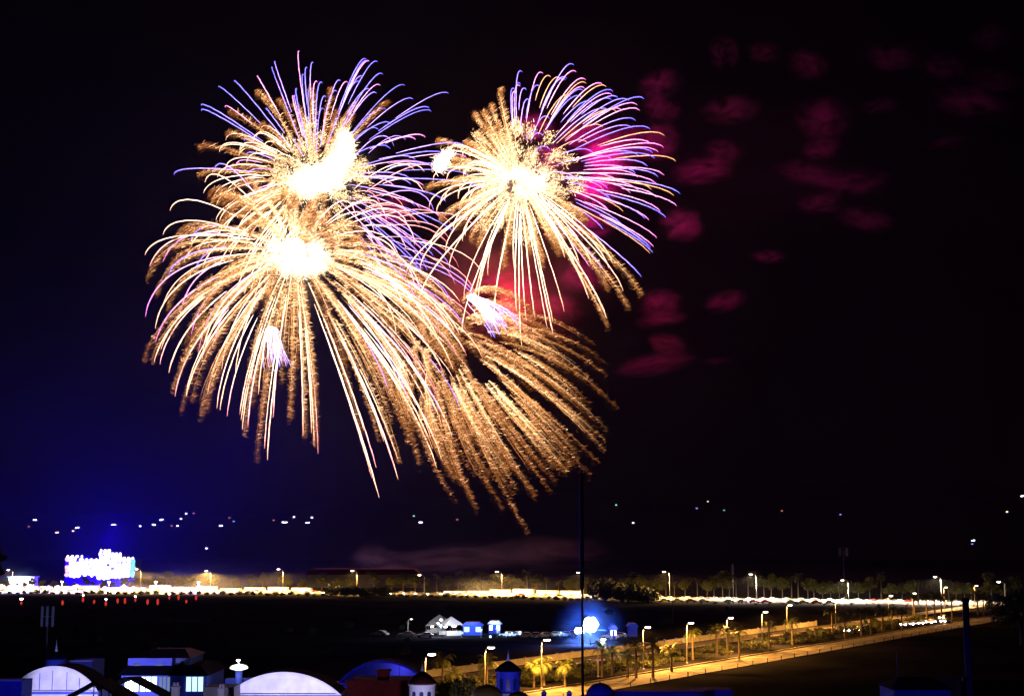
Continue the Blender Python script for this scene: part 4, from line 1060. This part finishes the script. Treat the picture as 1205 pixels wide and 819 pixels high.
# --- C: right, half gold half blue and pink
cC = np.array(P(612, 212, DF))
tC = thing('firework_burst', 'blue and pink streaks sweeping right from the burst at upper right', 'firework', (0, 0, 0))
for i in range(92):
    a = rng.uniform(-40, 98); tl = rng.uniform(-.85, .85); d = rdir(a, tl); Rr = (176 if a < 60 else 166) * rng.uniform(.86, 1.05)
    c0, c1 = tint('blue' if rng.random() < (.75 if a > 55 else .4) else 'pink')
    if rng.random() < .08: c0, c1 = WARMW, (1.8, .7, .25)
    line_trail(tC, cC, d, Rr, (14, 24), rng.uniform(.26, .5), 1, c0, c1, .27)
light(tC, tuple(np.array(P(688, 205, DF + 30))), 230000, (1, .03, .42), 4, 'burst_light')
tC2 = thing('firework_burst', 'golden left and lower half of the burst at upper right, with its glowing heart', 'firework', (0, 0, 0))
for i in range(56):
    a = rng.uniform(-150, -35) if i < 32 else rng.uniform(135, 215); tl = rng.uniform(-.7, .7)
    line_trail(tC2, cC, rdir(a, tl), (156 if a < 0 else 118) * rng.uniform(.7, 1.1), (6, 34), .15, 1, WHT, (2.6, 1.2, .7), rng.uniform(.25, .42))
for i in range(40):
    a = [112, 118, 122, 105, 150, 165, 182, 200, -38, -44, -50, -56][i] if i < 12 else rng.uniform(95, 330)
    Rr = (120 if a > 0 else 168) * rng.uniform(.9, 1.05) * (.8 if i >= 12 else 1)
    brush_trail(tC2, cC, rdir(a, rng.uniform(-.3, .3) if i < 12 else rng.uniform(-.8, .8)), Rr, (8, 30 if a < 0 else 12), .15, .98, 460, GOLD, 2.0, core=(2.6, 1.9, 1.1))
core_flash(tC2, cC, [(18, 4, 10, 8), (-2, -8, 5, 3.5), (4, 14, 5, 3.5), (-20, -6, 4, 3.5)], 2300, 1.0)
core_flash(tC2, cC, [(-98, -19, 7, 9), (-92, -27, 6, 8), (-86, -33, 4, 5)], 260, .3)
inner_grains(tC2, cC, 70, 20, 66, 120)
light(tC2, tuple(cC + np.array([8, -3, 0])), 120000, (1, .06, .12), 4, 'burst_light')

rng = np.random.default_rng(14)
# --- D: lower right golden willow drifting with the wind
cD = np.array(P(526, 402, DF + 20))
tD = thing('firework_burst', 'lower right golden willow firework with feathery combed sparks falling rightwards', 'firework', (0, 0, 0))
for i in range(99):
    a = -128 + 205 * (i + rng.random()) / 82 if i < 82 else rng.uniform(60, 240)
    d = rdir(a, rng.uniform(-.9, .9)); am = ang(d) % 360; Rr = 134 * rng.uniform(.66, 1.05); dr = (80 + rng.uniform(-12, 14), 100 + rng.uniform(-14, 10))
    if 95 < am < 170: Rr *= .8
    thin = am < 60 or am > 320
    s0 = rng.uniform(.25, .5)
    hotter = rng.random() < .3
    brush_trail(tD, cD, d, Rr, dr, s0, rng.uniform(.88, 1), 260 if thin else 360, GOLD if hotter else DEEP, 1.2 if thin else 1.7, core=(2.4, 1.5, .8) if hotter else (.7, .32, .10), hang=2.2)
light(tD, tuple(np.array(P(600, 360, DF + 10))), 300000, (1, .03, .06), 4, 'burst_light')

# --- E, F: small violet white comets
def comet(label, px, py, a0, a1, L, n, c0, c1, drop, head):
    c = np.array(P(px, py, DF - 15)); t = thing('firework_comet', label, 'firework')
    for i in range(n):
        a = rng.uniform(a0, a1); line_trail(t, c + rng.normal(size=3) * head * np.array([1, 1, .5]), rdir(a, rng.uniform(-.6, .6)), L * rng.uniform(.5, 1.1), drop, .02, 1, c0, c1, .2, wob=.5)
    b = MB(); b.blob(tuple(c), (head * 1.6, head, head * .9), 12, .15); b.build('comet_head', emat('flash_core_glow', (1, .93, .8), 9), t, True)
    return t
comet('small violet white comet fanning down right between the bursts', 556, 350, -62, -18, 42, 46, (3, 2.6, 4), (1.0, .7, 3.2), (6, 14), 2.2)
comet('small violet white comet falling below the heart of the largest burst', 320, 388, -110, -60, 34, 34, (3, 2.6, 4), (1.2, .8, 3.0), (4, 12), 2.2)

# ------------------------------------------------------------------ smoke
def smoke_mat(name, dens, col=(.92, .9, .92), nscale=2.2, edge=1.0):
    m = bpy.data.materials.new(name); m.use_nodes = True; n = m.node_tree; n.nodes.remove(n.nodes['Principled BSDF'])
    pv = n.nodes.new('ShaderNodeVolumePrincipled'); pv.inputs['Color'].default_value = col + (1,); pv.inputs['Anisotropy'].default_value = 0
    tc = n.nodes.new('ShaderNodeTexCoord'); ln = n.nodes.new('ShaderNodeVectorMath'); ln.operation = 'LENGTH'
    oi = n.nodes.new('ShaderNodeObjectInfo'); ad = n.nodes.new('ShaderNodeVectorMath'); ad.operation = 'ADD'
    sc = n.nodes.new('ShaderNodeVectorMath'); sc.operation = 'SCALE'; sc.inputs[0].default_value = (37, 91, 53)
    n.links.new(oi.outputs['Random'], sc.inputs['Scale'])
    n.links.new(tc.outputs['Object'], ad.inputs[0]); n.links.new(sc.outputs[0], ad.inputs[1])
    no = n.nodes.new('ShaderNodeTexNoise'); no.inputs['Scale'].default_value = nscale; no.inputs['Detail'].default_value = 3
    n.links.new(ad.outputs[0], no.inputs['Vector']); n.links.new(tc.outputs['Object'], ln.inputs[0])
    mr = n.nodes.new('ShaderNodeMapRange'); mr.inputs[1].default_value = 1; mr.inputs[2].default_value = 0.1; mr.interpolation_type = 'SMOOTHSTEP'
    n.links.new(ln.outputs['Value'], mr.inputs[0])
    mr2 = n.nodes.new('ShaderNodeMapRange'); no.inputs['Distortion'].default_value = 1.2; mr2.inputs[1].default_value = .42; mr2.inputs[2].default_value = .66
    n.links.new(no.outputs['Fac'], mr2.inputs[0])
    mu = n.nodes.new('ShaderNodeMath'); mu.operation = 'MULTIPLY'; pw = n.nodes.new('ShaderNodeMath'); pw.operation = 'POWER'; pw.inputs[1].default_value = edge; n.links.new(mr.outputs[0], pw.inputs[0]); n.links.new(pw.outputs[0], mu.inputs[0]); n.links.new(mr2.outputs[0], mu.inputs[1])
    m2 = n.nodes.new('ShaderNodeMath'); m2.operation = 'MULTIPLY'; m2.inputs[1].default_value = dens; n.links.new(mu.outputs[0], m2.inputs[0])
    n.links.new(m2.outputs[0], pv.inputs['Density']); n.links.new(pv.outputs[0], n.nodes['Material Output'].inputs['Volume'])
    return m
SM = smoke_mat('pink_smoke', .075, (.90, .11, .52), 1.7); SMthin = smoke_mat('thin_smoke', .022, (.8, .7, .6), 1.6)  # pink of the firework light is put into the smoke colour
puffs = [(852, 62, 14, 16), (899, 62, 17, 12), (950, 76, 19, 14), (1049, 68, 22, 13), (1110, 80, 18, 12), (1165, 45, 20, 14), (1170, 95, 24, 12), (1140, 122, 30, 14), (860, 130, 26, 16),
         (970, 140, 24, 18), (1035, 125, 16, 9), (778, 100, 18, 14), (780, 128, 16, 12), (770, 165, 20, 16), (852, 178, 16, 10), (830, 200, 30, 16), (968, 175, 20, 14), (955, 205, 30, 12), (1005, 215, 28, 12),
         (965, 240, 20, 12), (1018, 258, 28, 15), (1115, 168, 24, 7), (803, 265, 18, 14), (905, 302, 17, 9), (853, 355, 17, 11), (777, 357, 19, 12), (780, 376, 22, 8), (786, 405, 16, 10), (772, 428, 34, 9), (845, 425, 10, 4),
         (625, 150, 22, 18), (690, 160, 24, 18), (720, 180, 26, 22), (705, 225, 24, 18), (645, 185, 20, 14), (745, 160, 18, 14), (690, 265, 26, 14), (600, 335, 34, 16), (655, 360, 24, 12), (690, 325, 22, 14), (460, 250, 22, 16)]
rowname = lambda y: 'top' if y < 110 else 'upper' if y < 190 else 'middle' if y < 290 else 'lower'
pc = {}
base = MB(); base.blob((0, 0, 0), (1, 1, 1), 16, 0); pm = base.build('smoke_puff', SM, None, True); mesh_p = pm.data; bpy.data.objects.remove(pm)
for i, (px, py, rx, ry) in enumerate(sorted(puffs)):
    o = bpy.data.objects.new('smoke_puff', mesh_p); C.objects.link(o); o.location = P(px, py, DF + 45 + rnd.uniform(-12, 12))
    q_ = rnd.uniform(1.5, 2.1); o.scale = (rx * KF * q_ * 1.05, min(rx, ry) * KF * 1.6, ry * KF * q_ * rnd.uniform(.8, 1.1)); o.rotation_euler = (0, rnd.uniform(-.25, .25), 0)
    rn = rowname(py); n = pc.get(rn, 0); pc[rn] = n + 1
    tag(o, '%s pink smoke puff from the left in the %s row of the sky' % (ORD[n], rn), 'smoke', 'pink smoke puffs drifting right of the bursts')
base = MB(); base.blob((0, 0, 0), (1, 1, 1), 16, 0); pm = base.build('smoke_wisp', SMthin, None, True); mesh_w = pm.data; bpy.data.objects.remove(pm)
for i, (px, py, rx, ry) in enumerate([(440, 655, 26, 14), (480, 662, 60, 12), (550, 655, 60, 16), (640, 650, 60, 18)]):
    o = bpy.data.objects.new('smoke_wisp', mesh_w); C.objects.link(o); o.location = P(px, py, DF + 20); o.scale = (rx * KF * 1.5, 30, ry * KF * 1.5)
    tag(o, '%s thin brown smoke wisp from the left, low over the far road' % ORD[i], 'smoke', 'thin smoke wisps near the ground')

def cloud(label, px, py, Y, r, dens, col=(.95, .95, .95)):  # soft volume: some are firework smoke, the rest added halos and glows
    b = MB(); b.blob((0, 0, 0), (1, 1, 1), 16, 0); o = b.build('dust_cloud', smoke_mat('dust_' + label.split()[0], dens, col, 1.5, 1.8), None, True)
    o.location = P(px, py, Y); o.scale = r; tag(o, label, 'dust')
cloud('glowing blue dust around the dazzling floodlight beside the tall mast', 695, 741, 328, (10.5, 9, 9.5), .055, (.4, .6, 1))  # lamp halo as an added volume, its blue put into the colour
cloud('hazy dust glowing over the tents and far road at left', 262, 686, 688, (84, 26, 16), .02)  # volume added to carry the glow of the road lamps
cloud('warm dust glowing over the middle stretch of the bright far road', 580, 690, 640, (50, 22, 12), .014)  # another added volume, spreads lamp glow over the middle stretch
cloud('blue lit smoke spreading round the floodlit building at far left', 112, 640, 802, (420, 90, 380), .0011, (.35, .32, 1))  # added to spread the blue glow; blue light is also in its colour
cloud('faint purple smoke veil linking the pink puffs at upper right', 930, 190, DF + 60, (150, 30, 75), .0022, (.8, .2, .75))  # firework light on the smoke is put into its purple
cloud('pale dust around the low stage box at the far left edge', 14, 682, 728, (24, 14, 15), .006)  # halo of the stage box, made as an added volume
cloud('burnt smoke around the white heart of the upper left burst', 374, 205, DF, (60, 34, 50), .004)
cloud('reddish smoke around the bright heart of the largest burst', 355, 310, DF, (62, 40, 50), .008)
cloud('dark red smoke hanging between right burst and golden willow', 590, 335, DF + 30, (95, 50, 70), .009, (.95, .5, .5))  # red of the burst glow is tinted into this smoke
cloud('smoke between the golden plumes of the right burst', 620, 215, DF, (50, 34, 46), .008)

# ------------------------------------------------------------------ haze
b = MB(); b.box(-3500, 3500, -80, 4700, -9, 420)
hzm = bpy.data.materials.new('night_haze'); hzm.use_nodes = True; n = hzm.node_tree; n.nodes.remove(n.nodes['Principled BSDF'])
pv = n.nodes.new('ShaderNodeVolumePrincipled'); pv.inputs['Color'].default_value = (.95, .93, .95, 1); pv.inputs['Density'].default_value = .000033; pv.inputs['Anisotropy'].default_value = 0
n.links.new(pv.outputs[0], n.nodes['Material Output'].inputs['Volume'])
hb = b.build('haze', hzm); hb['kind'] = 'stuff'
